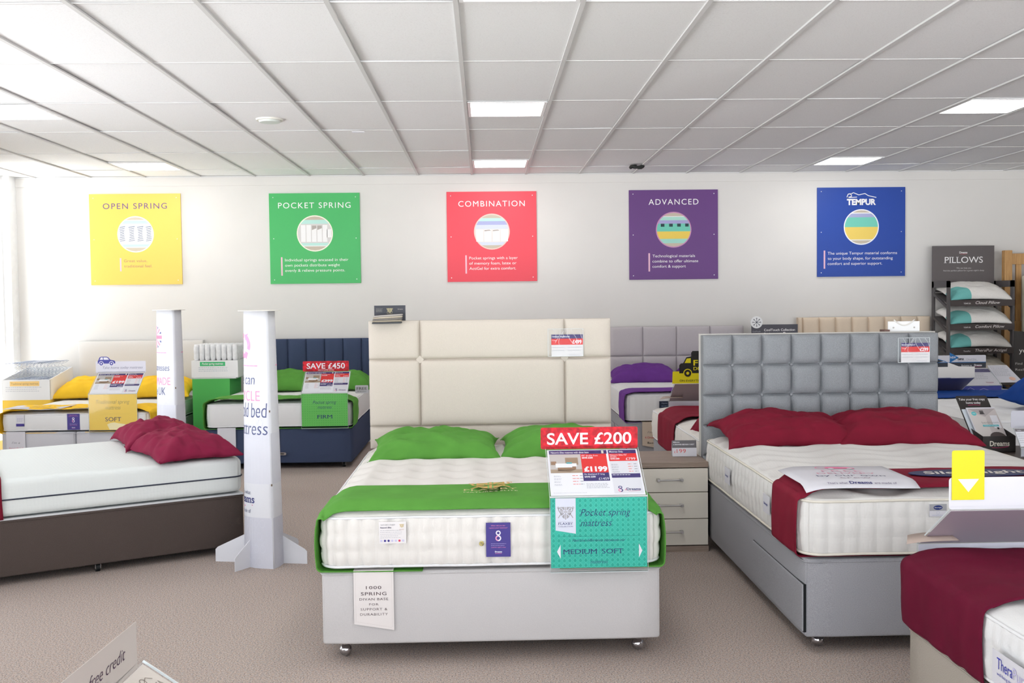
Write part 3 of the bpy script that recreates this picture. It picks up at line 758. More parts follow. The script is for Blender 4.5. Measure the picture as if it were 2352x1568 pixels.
YELLOW = velvet('yellow_cloth', (250, 198, 52)); BLUE = velvet('blue_cloth', (24, 62, 132)); MAROONL = velvet('plum_maroon_cloth', (126, 30, 60)); MAROON2 = velvet('dark_maroon_velvet', (96, 14, 42))

# --- centre bed
cb = divan('divan_bed', 'cream upholstered divan bed with a tall panelled headboard in the middle of the room', 1.48, 2.02, .082, .402, CREAM, (-.607, 4.40, 0))
headboard(cb, -.005, 1.52, .64-0, 1.445, 2.06, .07, CREAMH, [.315, 1.228], [.78, 1.20], .028, .010, .02, .03, buttons=[(.315, 1.20), (1.228, 1.20)], btn_r=.026)
for x in (.25, 1.25): bx('strut', x-.03, x+.03, 2.025, 2.055, .15, .7, mat('strut_dark', (50, 52, 60), .5), cb)
mattress('white tufted mattress on the cream divan in the middle', 1.47, 2.0, .418, .645, 'tufted', (.133, 5.39, 0), 0)
runner('green cloth runner across the foot of the middle bed', 'runner', 1.47, 4.385, 4.80, .412, .650, GREEN, (.133, 0, 0), seed=3, wrinkle=.003, under=.45, crown=.042, foot=(4.385, 1))
pillow('green pillow at the left of the cream headboard, fully in view', .76, .54, .10, GREEN, (-.175, 5.98, .677), (.10, 0, .02), 2)
pillow('green pillow partly behind the red SAVE £200 board', .72, .54, .10, GREEN, (.555, 6.0, .677), (.10, 0, -.03), 5)
t = thing('runner_emblem', 'gold crest printed on the green runner of the middle bed', 'emblem', (.135, 4.60, .720))
p = Print(); crest(p, 0, .055, .13, (206, 160, 84), (110, 176, 84)); p.text('FLAXBY', 0, -.055, .034, (206, 190, 130), 2, 'c', width=.24, serif=True); p.text("NATURE'S ELITE", 0, -.10, .018, (214, 206, 170), 2, 'c', width=.24)
p.build('embroidery', t, lambda x, y, l: Vector((x, y, l*1.0+.003*math.sin(x*22))), .0006)
# base tag of the centre bed
def base_tag(label, x, y, z, w, h, m, prt):
    t = thing('base_tag', label, 'tag', (x, y, z))
    bm = bmesh.new(); prism(bm, [(0, 0), (w, 0), (w, -h), (0, -h+h*.11)], FRONT(0, 0, 0), .0012); obj('card', bm, m, t)
    bx('fold', 0, w, -.001, .10, -.0005, .0007, m, t)
    p = Print(); prt(p, w, h); p.build('lettering', t, FRONT(0, -.0014, 0)); return t
def tag1000(p, w, h):
    g = (98, 84, 88)
    for i, (s, sz, y, ww) in enumerate((('1000', .0135, -.081, .066), ('SPRING', .014, -.108, .11), ('DIVAN BASE', .0105, -.130, .124), ('FOR', .0095, -.152, .04), ('SUPPORT &', .0105, -.174, .115), ('DURABILITY', .0105, -.196, .119))):
        p.text(s, w/2, y, sz, g, 2, 'c', sp=1.15, bold=.006 if i < 2 else -.002, width=ww)
    d = (190, 180, 176)
    for a, b in (((.008, -.01), (.008, -h+.04)), ((w-.008, -.01), (w-.008, -h+.012)), ((.008, -h+.04), (w-.008, -h+.012))):
        n = 40
        for i in range(n):
            t0, t1 = i/n, (i+.5)/n; p.line(a[0]+(b[0]-a[0])*t0, a[1]+(b[1]-a[1])*t0, a[0]+(b[0]-a[0])*t1, a[1]+(b[1]-a[1])*t1, .0009, d, 1)
base_tag('off-white card tag reading 1000 SPRING DIVAN BASE on the middle bed', -.462, 4.388, .409, .172, .262, mat('tag_card', (228, 222, 220), .7), tag1000)
# labels sewn / pinned on the foot face of the centre mattress
t = thing('pinned_card', 'small white product card pinned to the middle mattress near its left end', 'card', (-.347, 4.366, .53))
bx('card', 0, .116, 0, .0012, 0, .094, mat('card_white', (230, 226, 226), .6), t)
p = Print(); p.text("NATURE'S FINEST", .008, .078, .0055, GREYT, 2); p.text("Nature's Elite", .006, .066, .006, (90, 84, 110), 2, bold=.02); p.micro(.006, .056, .098, 5, .008, .0022, (190, 188, 194))
crest(p, .098, .076, .013, (214, 190, 130), (236, 232, 230)); p.text('FLAXBY', .098, .058, .004, (200, 160, 140), 2, 'c')
for i in range(7): p.disc(.010+i*.0155, .012, .005, (66, 56, 140) if i in (1, 2) else ((200, 196, 226) if i != 5 else (214, 60, 90)), 2, 10)
p.build('print', t, FRONT(0, -.0006, 0))
def eight_card(label, x, y, z, w, h, rx=0):
    t = thing('pinned_card', label, 'card', (x, y, z), rx)
    bx('card', 0, w, 0, .0012, 0, h, mat('indigo_card', (74, 64, 140), .5), t)
    p = Print(); PK = (230, 140, 190)
    p.text('When did you last', w/2, h*.90, h*.035, PK, 2, 'c', shear=.3, width=w*.58); p.text('replace your mattress?', w/2, h*.835, h*.035, PK, 2, 'c', shear=.3, width=w*.76)
    eight(p, w/2, h*.63, h*.085, (236, 232, 246), (232, 160, 200)); p.micro(w*.2, h*.38, w*.84, 2, h*.055, h*.014, (170, 160, 214)); p.text("a perfect night's sleep", w/2, h*.27, h*.03, PK, 2, 'c', shear=.3, width=w*.6)
    p.text('Dreams', w/2, h*.13, h*.045, (240, 240, 250), 2, 'c', bold=.02, serif=True); p.line(w*.36, h*.1, w*.64, h*.1, h*.01, PK)
    p.build('print', t, FRONT(0, -.0006, 0)); return t
eight_card('indigo card with a pink and white 8 pinned on the middle mattress', .112, 4.366, .464, .105, .148, -.01)
t = thing('mattress_vent', 'small brass vent eyelet in the foot of the middle mattress', 'vent', (.092, 4.366, .523))
bm = bmesh.new(); tube(bm, [(.008*math.cos(a*PI/8), -.001, .008*math.sin(a*PI/8)) for a in range(16)], .003, 6, True); obj('rim', bm, mat('brass', (206, 190, 120), .3, metal=.7), t, True)
bm = bmesh.new(); cyl(bm, (0, 0, 0), (0, -.002, 0), .007, 14); obj('mesh_disc', bm, mat('brass_dark', (170, 160, 120), .5, metal=.5), t)

# --- sign holders ---------------------------------------------------------------
def price_plate(p, w, h, a, b, c, title, dbl=True):
    p.rect(0, 0, w, h, PW, 0)
    p.rect(.02*w, h*.9, w*.66, h*.985, INDIGO); p.text(title, .04*w, h*.92, h*.04, PW, 2, bold=.01, width=w*.42)
    p.rect(.60*w, h*.91, w*.625, h*.975, (220, 220, 205), 2)
    p.rect(.675*w, h*.9, w*.985, h*.985, INDIGO); p.text('Mattress Only', .69*w, h*.925, h*.038, PW, 2, bold=.01, width=w*.15)
    p.rect(.675*w, h*.03, w*.985, h*.9, (224, 224, 230), 1)
    p.rect(.02*w, h*.48, .365*w, h*.9, (196, 190, 186), 1); p.rect(.02*w, h*.48, .365*w, h*.56, (170, 150, 130), 2)
    p.rect(.08*w, h*.60, .26*w, h*.68, (240, 240, 240), 3); p.poly([(.1*w, h*.53), (.23*w, h*.50), (.30*w, h*.56), (.30*w, h*.64), (.1*w, h*.62)], (150, 118, 92), 2)
    p.rect(.19*w, h*.66, .33*w, h*.82, (160, 136, 112), 3); p.rect(.08*w, h*.62, .31*w, h*.69, (238, 238, 240), 4); p.rect(.03*w, h*.66, .09*w, h*.74, (150, 120, 96), 2); p.rect(.2*w, h*.68, .26*w, h*.715, (96, 170, 176), 5)
    p.rect(.365*w, h*.48, .65*w, h*.9, RED, 2); p.text('4\'6" double from', .375*w, h*.845, h*.035, PW, 3, width=w*.18); p.text('SAVE ' + a, .378*w, h*.795, h*.035, PW, 3, bold=.04, width=w*.12)
    p.text(b, .64*w, h*.51, h*.10, PW, 3, 'r', bold=.05, width=w*.255)
    p.rect(.365*w, h*.30, .65*w, h*.48, INDIGO, 2); p.text("As displayed 5' king", .38*w, h*.43, h*.034, PW, 3, width=w*.22); p.text('SAVE ' + a, .38*w, h*.375, h*.03, PW, 3, bold=.04, width=w*.12); p.text(c[1], .64*w, h*.32, h*.05, PW, 3, 'r', width=w*.11)
    p.rect(.675*w, h*.73, w*.985, h*.9, RED, 2); p.text("Nature's Elite 4'6\"", .69*w, h*.85, h*.034, PW, 3, width=w*.19); p.text('double', .69*w, h*.81, h*.034, PW, 3, width=w*.07); p.text('SAVE ' + a, .69*w, h*.765, h*.03, PW, 3, bold=.04, width=w*.1); p.text(c[0], .965*w, h*.75, h*.055, PW, 3, 'r', width=w*.105)
    p.rect(.675*w, h*.36, w*.985, h*.45, INDIGO, 2); p.micro(.685*w, h*.415, .88*w, 1, 1, h*.012, PW, 3)
    for i in range(4):
        y = h*(.415-.062*i); p.micro(.05*w, y, .13*w, 2, h*.02, h*.008, (176, 176, 184), 2, i); p.micro(.25*w, y, .33*w, 1, 1, h*.012, (236, 120, 110), 2, i); p.micro(.33*w, y, .37*w, 1, 1, h*.012, GREYT, 2, i)
        y = h*(.655-.055*i); p.micro(.69*w, y, .77*w, 2, h*.02, h*.008, (160, 160, 170), 2, i); p.micro(.87*w, y, .92*w, 1, 1, h*.012, (236, 120, 110), 2, i); p.micro(.935*w, y, .975*w, 1, 1, h*.012, GREYT, 2, i)
    p.micro(.39*w, h*.24, .64*w, 4, h*.03, h*.01, (178, 178, 186), 2, 9); p.micro(.03*w, h*.05, .4*w, 1, 1, h*.008, (200, 200, 206), 2, 3)
    eight(p, .745*w, h*.125, h*.035, NAVYT, PINK); p.text('at', .79*w, h*.09, h*.045, (224, 90, 140), 3, shear=.3, width=w*.022); dreams_logo(p, .885*w, h*.09, h*.05, NAVYT, 3, 'c')
def sign_holder(label, loc, rz, w, zf, hp, run, rise, lower, lower_print, plate, header=None, leaflet=False, back_mat=None, hw=None, name='sign_holder', hh=.095, hx0=-.03):
    """origin: bottom-left of the hanging panel's front at floor height of zf-hp; local -Y is the reading side"""
    t = thing(name, label, 'sign', loc, rz)
    L = math.hypot(run, rise); d = Vector((0, run, rise)).normalized()
    bx('acrylic_front', -.004, w+.004, -.004, -.002, -.02, hp, ACR, t)
    bm = bmesh.new(); box(bm, -.004, w+.004, -.004, .016, -.021, -.018)
    for x in (-.004, w+.0025): box(bm, x, x+.0015, -.005, -.0015, -.02, hp)
    obj('acrylic_edge', bm, ACRE, t)
    bx('insert_card', 0, w, 0, .0015, 0, hp-.004, lower, t)
    p = Print(); lower_print(p, w, hp-.004); p.build('insert_print', t, FRONT(0, -.0003, 0), .0003)
    M = frame((0, 0, hp), (1, 0, 0), d)
    bm = bmesh.new(); prism(bm, [(-.004, 0), (w+.004, 0), (w+.004, L), (-.004, L)], M, .002); obj('sloping_acrylic', bm, ACR, t)
    bm = bmesh.new()
    for x in (-.004, w+.0025): prism(bm, [(x, 0), (x+.0015, 0), (x+.0015, L), (x, L)], M @ Matrix.Translation((0, 0, -.002)), .006)
    prism(bm, [(-.004, -.003), (w+.004, -.003), (w+.004, .003), (-.004, .003)], M @ Matrix.Translation((0, 0, -.001)), .004); obj('sloping_edge', bm, ACRE, t)
    bm = bmesh.new(); prism(bm, [(.002, .012), (w-.002, .012), (w-.002, L-.004), (.002, L-.004)], M @ Matrix.Translation((0, 0, -.0045)), .0015); pc = obj('price_card', bm, back_mat or mat('card_white', (230, 226, 226), .6), t)
    p = Print(); plate(p, w-.006, L-.018); p.build('price_print', pc, M @ Matrix.Translation((.003, .013, -.0025)), .0003)
    for x in (.0, w-.016):
        bm = bmesh.new(); box(bm, x-.004, x+.016, -.008, -.004, hp-.032, hp-.008); obj('clip', bm, ACR, t)
    if header:
        hw = hw or w+.03
        top = Vector((0, run, hp+rise))
        bm = bmesh.new(); box(bm, 0, w, run-.004, run+.004, hp+rise-.002, hp+rise+.012); obj('header_grip', bm, ACR, t)
        header(t, Vector((hx0, run, hp+rise)), hw, hh)
    if leaflet:
        bm = bmesh.new(); g = []
        for i in range(9):
            a = i/8; g.append([bm.verts.new((w*.78+(w*.22+.055+.045*b)*a, .03+b*.10, hp+.040+.010*(1-b)-.010*a**3)) for b in (0, 1)])
        for i in range(8): bm.faces.new((g[i][0], g[i+1][0], g[i+1][1], g[i][1]))
        o = obj('leaflet', bm, mat('kraft_leaflet', (176, 158, 148), .6), t, True); s = o.modifiers.new('thickness', 'SOLIDIFY'); s.thickness = .001
    return t
SAVER = mat('red_textured_board', (200, 22, 40), .45, noise_s=38, amt=.5)
def save_header(txt, small=None, wtxt=.8):
    def f(t, o, w, h):
        bm = bmesh.new(); prism(bm, rrect(w, h, .009), FRONT(o.x, o.y-.002, o.z+.0), .002); b = obj('save_board', bm, SAVER, t)
        p = Print(); p.text(txt, w/2, h*(.27 if small else .22), h*(.52 if small else .52), PW, 2, 'c', bold=.014, width=w*wtxt)
        if small: Print().text(small, w/2, h*.06, h*.12, PW, 2, 'c', width=w*.34).build('small_lettering', b, FRONT(o.x, o.y-.0042, o.z))
        p.build('lettering', b, FRONT(o.x, o.y-.0042, o.z))
    return f
TEAL = mat('teal_card', (54, 190, 168), .5); 
def teal_print(p, w, h):
    da = (40, 172, 150); lt = (96, 208, 190)
    nx, ny = 18, 14
    for i in range(nx):
        for j in range(ny):
            cx = w*(i+.5)/nx; cy = h*(j+.5)/ny; s = w/nx*.28
            if cx > .05*w and cx < .27*w and cy > h*.5: continue
            p.poly([(cx, cy+s*1.3), (cx+s, cy-s*.3), (cx+s*.5, cy-s), (cx-s*.5, cy-s), (cx-s, cy-s*.3)], da, 1)
            k = w/nx*.5; q = h/ny*.5
            pts = [(cx, cy+q), (cx+k*.55, cy+q*.5), (cx+k*.8, cy), (cx+k*.55, cy-q*.5), (cx, cy-q), (cx-k*.55, cy-q*.5), (cx-k*.8, cy), (cx-k*.55, cy+q*.5), (cx, cy+q)]
            p.path(pts, .0009, lt, 1)
    p.poly([(.05*w, h), (.26*w, h), (.26*w, h*.49), (.05*w, h*.54)], (224, 226, 240), 3)
    crest(p, .155*w, h*.79, h*.155, (176, 172, 176), (224, 226, 240), 4)
    p.text('FLAXBY', .155*w, h*.62, h*.035, NAVYT, 5, 'c', width=w*.148, serif=True); p.text('COLLECTION', .155*w, h*.588, h*.016, NAVYT, 5, 'c', width=w*.148); p.line(.08*w, h*.667, .23*w, h*.667, .0006, GREYT, 5)
    p.text('Pocket spring', .31*w, h*.745, h*.098, NAVYT, 5, 'l', shear=.3, width=w*.52, bold=-.012); p.text('mattress', .31*w, h*.595, h*.098, NAVYT, 5, 'l', shear=.3, width=w*.325, bold=-.012)
    p.line(.09*w, h*.45, .92*w, h*.45, .0009, (30, 120, 120), 3)
    p.text('Feel the difference between our', .5*w, h*.375, h*.042, NAVYT, 5, 'c', shear=.3, width=w*.555, bold=-.01)
    p.text('MEDIUM', .13*w, h*.20, h*.068, NAVYT, 5, 'l', width=w*.345, serif=True, bold=-.005); p.text('SOFT', .53*w, h*.20, h*.068, NAVYT, 5, 'l', width=w*.22, serif=True, bold=-.005)
    p.line(.503*w, h*.15, .503*w, h*.33, .0009, (30, 120, 120), 3)
    p.text('mattress', .5*w, h*.06, h*.05, NAVYT, 5, 'c', shear=.3, width=w*.18, bold=-.01)
    p.poly([(.062*w, h*.235), (.1*w, h*.335), (.1*w, h*.135)], PW, 5); p.poly([(.95*w, h*.235), (.915*w, h*.335), (.915*w, h*.135)], PW, 5)
sign_holder('clear sign holder with a teal Pocket spring card and red SAVE £200 board', (.389, 4.335, .418), 0, .413, .7, .305, .27, .168, TEAL, teal_print,
            lambda p, w, h: price_plate(p, w, h, '£200', '£1199', ('£799', '£1459'), "Nature's Elite mattress with divan base"), save_header('SAVE £200', None, .87), hw=.44, hh=.098, hx0=-.025)

# --- swatch set hooked over the centre headboard
t = thing('fabric_swatch_set', 'dark card with folded fabric swatches hung on the cream headboard corner', 'swatches', (-.578, 6.425, 1.44))
bx('header_card', 0, .197, .062, .066, -.01, .102, mat('charcoal_card', (62, 64, 72), .5), t)
p = Print(); crest(p, .098, .07, .026, (190, 180, 140), (62, 64, 72)); p.text('FLAXBY', .098, .047, .007, (170, 160, 130), 2, 'c'); p.micro(.012, .08, .055, 4, .006, .002, (150, 150, 140)); p.text('Dreams', .165, .075, .007, (190, 180, 170), 2, 'c'); p.build('print', t, FRONT(0, .0614, 0))
for i, c in enumerate(((176, 170, 166), (190, 180, 164), (130, 126, 122), (168, 158, 142), (84, 86, 90))):
    bm = rbox(.185, .085, .010, .004, .01, .03, lambda p_, n: .0015*nz3(p_.x, p_.y, 3, 20)); z = .034-i*.0112
    bmesh.ops.translate(bm, verts=bm.verts, vec=(.095-.002*i, -.012, z-.0)); bmesh.ops.rotate(bm, verts=bm.verts, cent=(.09, 0, z), matrix=Matrix.Rotation(-.06+.012*i, 3, 'Y')); obj('swatch', bm, fabric('swatch_%d' % i, c, .1, 300), t, True)
def ticket(label, x, y, z, w, h, price, top):
    t = thing('price_ticket', label, 'price tag', (x, y, z))
    bx('plastic_sleeve', 0, w, -.003, -.0015, 0, h, acrylic_mat('soft_sleeve', (.97, .975, .98), .02), t)
    bm = bmesh.new()
    for a in ((0, .002, 0, h), (w-.002, w, 0, h)): box(bm, a[0], a[1], -.0035, -.001, a[2], a[3])
    box(bm, 0, w, -.0035, -.001, 0, .002); box(bm, 0, w, -.0035, -.001, h-.002, h); obj('sleeve_edge', bm, ACRE, t)
    bx('card', w*.1, w*.99, -.001, 0, .002, h*.79, mat('card_white', (230, 226, 226), .6), t)
    p = Print(); a, b = w*.1, w*.99
    p.rect(a, h*.64, b, h*.79, INDIGO); p.text(top, a+.004, h*.69, h*.055, PW, 2, bold=.01); p.rect(a, h*.42, b, h*.64, RED); p.text(price, b-.008, h*.46, h*.13, PW, 2, 'r', bold=.025, width=w*.26); p.text('5\' king', a+.005, h*.56, h*.04, PW, 2)
    p.micro(a+.006, h*.32, a+w*.38, 2, h*.11, h*.018, (170, 170, 176)); p.micro(a+w*.46, h*.32, b-.004, 2, h*.11, h*.018, (170, 170, 176), 2, 4); p.micro(a+w*.5, h*.07, b-.01, 2, h*.04, h*.012, (176, 176, 184), 2, 5)
    p.build('print', t, FRONT(0, -.0012, 0), .0002)
    # creases of the sleeve, their glint put in as pale colour
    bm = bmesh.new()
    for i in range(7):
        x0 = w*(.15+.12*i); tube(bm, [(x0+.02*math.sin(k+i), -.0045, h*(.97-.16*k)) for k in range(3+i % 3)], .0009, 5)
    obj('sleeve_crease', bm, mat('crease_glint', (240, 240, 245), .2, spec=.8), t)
ticket('plastic price ticket reading £499 on the cream headboard', .514, 6.424, 1.209, .223, .175, '£499', 'Helsinki Headboard')

# --- tufted grey bed
tb = divan('divan_bed', 'grey woven divan bed with a square-tufted button headboard on the right', 1.5, 2.0, .07, .418, GREYF, (1.505, 4.40, 0), drawers=[('l', .015, .85)])
hw_ = 1.5
headboard(tb, -.012, 1.488, .30, 1.33, 2.02, .06, GREYH, [-.012+1.5/8*i for i in range(1, 8)], [1.33-.19*i for i in range(1, 6)], .040, .017, .016, .02,
          buttons=[(-.012+1.5/8*i, 1.33-.19*j) for i in range(1, 8) for j in range(1, 5)], btn_r=.011, rad=.05)
bx('headboard_lining', -.022, 1.498, 2.08, 2.095, .30, 1.338, mat('lining_pale', (206, 202, 196), .8), tb)
mattress('white quilted mattress on the grey tufted bed', 1.5, 2.0, .434, .682, 'wave', (2.25, 5.39, 0), 0, pip=(226, 220, 208))
runner('maroon runner hanging over the left edge of the grey tufted bed', 'runner', 1.5, 4.44, 4.82, .428, .686, MAROON, (2.25, 0, 0), seed=8, wrinkle=.008, under=.5, crown=.040, foot=(4.40, 1))
pillow('maroon pillow on the left of the grey tufted headboard', .84, .52, .115, MAROON, (1.93, 6.12, .71), (.16, .02, .03), 11, wr=1.4)
pillow('maroon pillow on the right of the grey tufted headboard, tip pointing right', .86, .52, .125, MAROON, (2.60, 6.10, .71), (.17, 0, -.03), 15, wr=1.3)
ticket('plastic price ticket reading £299 on the grey tufted headboard', 2.72, 6.375, 1.145, .203, .157, '£299', 'Ebon Headboard')

# card and oval badge lying on that runner
CARDW = mat('paper_white', (216, 215, 222), .6)
t = thing('delivery_card', 'white FREE DELIVERY card lying on the maroon runner of the grey bed', 'card', (0, 0, 0))
xa, xb, ya, yb, zt = 1.515, 2.02, 4.41, 4.845, .752
def lay(x, y, l):
    zz = zt - .036*(1-min(1, .15+max(0, ya+y*0-4.40+(y-ya))/.09)) + .003*math.sin((x-xa)*9) - max(0, (xa+.06-x))*.25; return Vector((x, y, zz+l))
bm = bmesh.new(); g = [[bm.verts.new(lay(xa+(xb-xa)*i/14, ya+(yb-ya)*j, 0)) for j in (0, .06, .12, .2, .4, .7, 1)] for i in range(15)]
for i in range(14):
    for j in range(6): bm.faces.new((g[i][j], g[i+1][j], g[i+1][j+1], g[i][j+1]))
o = obj('card', bm, CARDW, t, True); s = o.modifiers.new('thickness', 'SOLIDIFY'); s.thickness = .0012; s.offset = -1
p = Print(); c = .235; PK = (230, 120, 160)
p.text('FREE', c, .265, .034, (226, 150, 176), 2, 'c', width=.19, bold=-.01); p.text('DELIVERY', c, .205, .034, (226, 150, 176), 2, 'c', width=.27, bold=-.01)
p.text('by our own', c, .145, .036, (70, 70, 110), 2, 'c', width=.31, bold=-.01); p.text('crew', c, .09, .03, (150, 120, 140), 2, 'c', width=.14, bold=-.01)
p.text("That's what", .13, .03, .014, (110, 100, 130), 2, 'c', width=.09); p.text('Dreams', c, .03, .02, NAVYT, 2, 'c', width=.1, bold=.02, serif=True); p.text('are made of', .345, .03, .014, (110, 100, 130), 2, 'c', width=.1)
p.rect(.19, .345, .26, .395, PK); p.poly([(.26, .345), (.32, .345), (.32, .37), (.295, .39), (.26, .39)], PK); p.disc(.205, .345, .014, PW, 3, 12); p.disc(.295, .345, .014, PW, 3, 12); p.ring(.165, .37, .028, .005, PK, 2, 16)
p.build('lettering', t, lambda x, y, l: lay(xa+x+.02, ya+y+.0, l+.001), .0004)
t = thing('logo_badge', 'navy oval logo patch on the maroon runner of the grey bed', 'badge', (2.36, 4.63, .747))
bm = bmesh.new(); prism(bm, [(.30*math.cos(a*PI/24), .095*math.sin(a*PI/24)) for a in range(48)], Matrix.Identity(4), .003); obj('patch', bm, mat('navy_patch', (24, 34, 84), .5), t)
p = Print(); p.text('Silentnight', 0, -.03, .066, (226, 220, 214), 2, 'c', shear=.2, width=.47, bold=.02); p.disc(-.06, .0, .035, (236, 120, 50), 3, 12, ry=.03); p.disc(.03, .045, .02, (240, 190, 60), 3, 10); p.build('lettering', t, Matrix.Translation((0, 0, .003)))
# sewn labels of this mattress
t = thing('mattress_label', 'grey and white fabric label on the foot of the grey bed mattress', 'label', (2.045, 4.378, .603))
bx('label', 0, .075, -.003, 0, 0, .055, CARDW, t); p = Print(); p.rect(0, .026, .075, .055, (168, 168, 172)); p.disc(.037, .04, .02, (36, 52, 116), 2, 20, ry=.010); p.text('Silentnight', .037, .038, .005, PW, 3, 'c', width=.032); p.text('mirapocket', .037, .004, .006, (180, 184, 210), 2, 'c', width=.052); p.ring(.037, .017, .007, .001, (180, 184, 210), 2, 12); p.build('print', t, FRONT(0, -.0032, 0))
for (yy, lb) in ((5.75, 'small white side label near the pillows on the grey bed mattress'), (4.95, 'small white side label beside the runner on the grey bed mattress')):
    t = thing('mattress_label', lb, 'label', (1.474, yy, .52), -PI/2, 'side labels on the grey bed mattress')
    bx('label', 0, .11, -.002, 0, 0, .09, CARDW, t); p = Print(); p.text('Silentnight', .05, .04, .011, (50, 66, 140), 2, 'c', width=.07, bold=.02); p.build('print', t, FRONT(0, -.0025, 0))

# --- bedside chest between the two beds
WG = wood_mat('grey_oak', (128, 110, 98), (164, 146, 132)); CF = mat('cream_lacquer', (226, 220, 208), .35)
t = thing('bedside_chest', 'three-drawer bedside chest with cream fronts and a grey oak top', 'chest', (1.0, 6.24, 0))
bx('carcass', .004, .483, .02, .48, .04, .515, WG, t); bx('top_panel', 0, .487, 0, .485, .524, .557, WG, t, .002); bx('plinth', 0, .487, .0, .46, 0, .036, WG, t)
for z0, z1 in ((.042, .203), (.208, .368), (.373, .518)):
    dr = bx('drawer', .003, .484, .002, .02, z0, z1, CF, t, .002); zc = (z0+z1)/2+.006
    bm = bmesh.new(); cyl(bm, (.17, -.028, zc), (.32, -.028, zc), .0055, 10)
    for x in (.165, .308): box(bm, x, x+.018, -.036, .003, zc-.008, zc+.008, .002)
    obj('handle', bm, mat('satin_nickel', (190, 188, 188), .3, metal=.8), dr)
t = thing('price_card', 'small grey and white tent card reading £199 on the bedside chest', 'price card', (1.305, 6.46, .559), -.03)
Mx = frame((0, 0, 0), (1, 0, 0), (0, .25, 1))
bm = bmesh.new(); prism(bm, [(0, 0), (.155, 0), (.155, .103), (0, .103)], Mx, .001); prism(bm, [(0, 0), (.155, 0), (.155, .103), (0, .103)], frame((0, .05, 0), (1, 0, 0), (0, -.25, 1)), .001); obj('card', bm, CARDW, t)
p = Print(); p.rect(0, .055, .155, .103, (112, 110, 114)); p.text('Melbourne', .007, .088, .0065, PW, 2, bold=.03); p.text('3 DRAWER BEDSIDE CHEST', .007, .072, .0085, PW, 2, width=.135, bold=.01); p.text('£', .012, .022, .015, RED, 2, bold=-.01); p.text('199', .028, .022, .026, RED, 2, bold=-.012, width=.058); p.micro(.095, .004, .15, 1, 1, .002, (200, 200, 205)); p.build('print', t, Mx @ Matrix.Translation((0, 0, .0012)))

# --- walnut side table on the right with brochure holder and sign
DW = wood_mat('dark_walnut', (54, 42, 38), (82, 66, 58), (30, 2, 30))
t = thing('side_table', 'dark walnut bedside table right of the grey tufted bed', 'table', (3.07, 5.93, 0))
bx('table_top', 0, .55, 0, .5, .575, .60, DW, t, .002); bx('cabinet', .01, .54, .01, .49, .05, .575, DW, t); dr = bx('drawer', .02, .53, -.008, .01, .32, .56, DW, t, .002); bx('plinth', .03, .52, .03, .47, 0, .05, DW, t)
BK = mat('black_board', (52, 48, 46), .5)
t = thing('brochure_holder', 'black card brochure holder reading Take your free copy home today', 'brochure holder', (3.165, 6.17, .601))
bx('pocket_front', 0, .205, 0, .002, 0, .098, BK, t)
bm = bmesh.new(); box(bm, 0, .205, 0, .10, 0, .002)
for x in (0, .203): prism(bm, [(0, 0), (.10, 0), (.165, .13), (.0, .098)], frame((x, 0, 0), (0, 1, 0), (0, 0, 1)), .002)
obj('pocket_sides', bm, BK, t)
dd = Vector((0, .30, .31)); Lh = dd.length; Mb = frame((0, .075, .0), (1, 0, 0), dd)
bm = bmesh.new(); prism(bm, rrect(.205, Lh, .012, corners=(0, 1, 1, 0)), Mb, .002); obj('back_board', bm, BK, t)
p = Print(); p.text('Take your free copy', .1, Lh-.038, .017, WT, 2, 'c', shear=.15, width=.17, bold=.005); p.text('home today', .1, Lh-.066, .017, WT, 2, 'c', shear=.15, width=.095, bold=.005); p.path([(.06, Lh-.078), (.1, Lh-.074), (.14, Lh-.078)], .003, (200, 60, 110)); p.build('heading', t, Mb @ Matrix.Translation((0, 0, .0022)))
p = Print(); dreams_logo(p, .105, .038, .03, (226, 220, 206), 2, 'c', (190, 50, 100)); p.build('lettering', t, FRONT(0, -.0006, 0))
for i in range(2):
    b = thing('brochure', ['bedroom furniture brochure at the front of the black holder', 'pale brochure edge behind the front brochure in the black holder'][i], 'brochure', (3.165, 6.17, .601))
    Mq = frame((.012-.022*i, .020+.02*i, .004), (1, 0, 0), dd)
    bm = bmesh.new(); prism(bm, [(0, 0), (.185, 0), (.185, .335-.015*i), (0, .335-.015*i)], Mq, .005); obj('pages', bm, mat('brochure_cover', (214, 222, 230), .35) if i else CARDW, b)
    if i == 0:
        p = Print(); p.rect(.006, .01, .183, .325, (202, 194, 192)); p.poly([(.006, .325), (.006, .30), (.10, .255), (.10, .06), (.006, .02)], (216, 210, 206), 2); p.poly([(.006, .325), (.183, .325), (.10, .262)], (176, 168, 168), 2)
        p.rect(.13, .17, .175, .27, (230, 230, 236), 3); p.rect(.075, .285, .1, .31, (96, 92, 92), 3); p.poly([(.07, .28), (.105, .28), (.095, .295), (.08, .295)], (70, 66, 66), 4)
        p.disc(.13, .10, .05, (88, 78, 76), 3, 20, ry=.04); p.disc(.165, .075, .035, (190, 180, 178), 4, 16, ry=.03); p.rect(.145, .16, .158, .175, (40, 38, 40), 4)
        p.text('bedroom', .115, .205, .018, (80, 74, 78), 5, 'c', width=.105, bold=-.02); p.rect(.062, .182, .162, .196, (90, 190, 200), 5); p.text('FURNITURE AND BEDS', .112, .186, .006, WT, 6, 'c', width=.085); p.disc(.035, .285, .016, (100, 196, 200), 5, 16); p.text('FREE', .035, .282, .006, WT, 6, 'c')
        p.build('cover_print', b, Mq @ Matrix.Translation((0, 0, .0055)), .0003)
GP = mat('grey_pattern_card', (196, 196, 206), .5)
def plain_header(rgbm, edge_w=None):
    def f(t, o, w, h):
        bm = bmesh.new(); prism(bm, rrect(w, h, .012), FRONT(o.x, o.y-.002, o.z+.0), .002); obj('header_board', bm, rgbm, t)
    return f
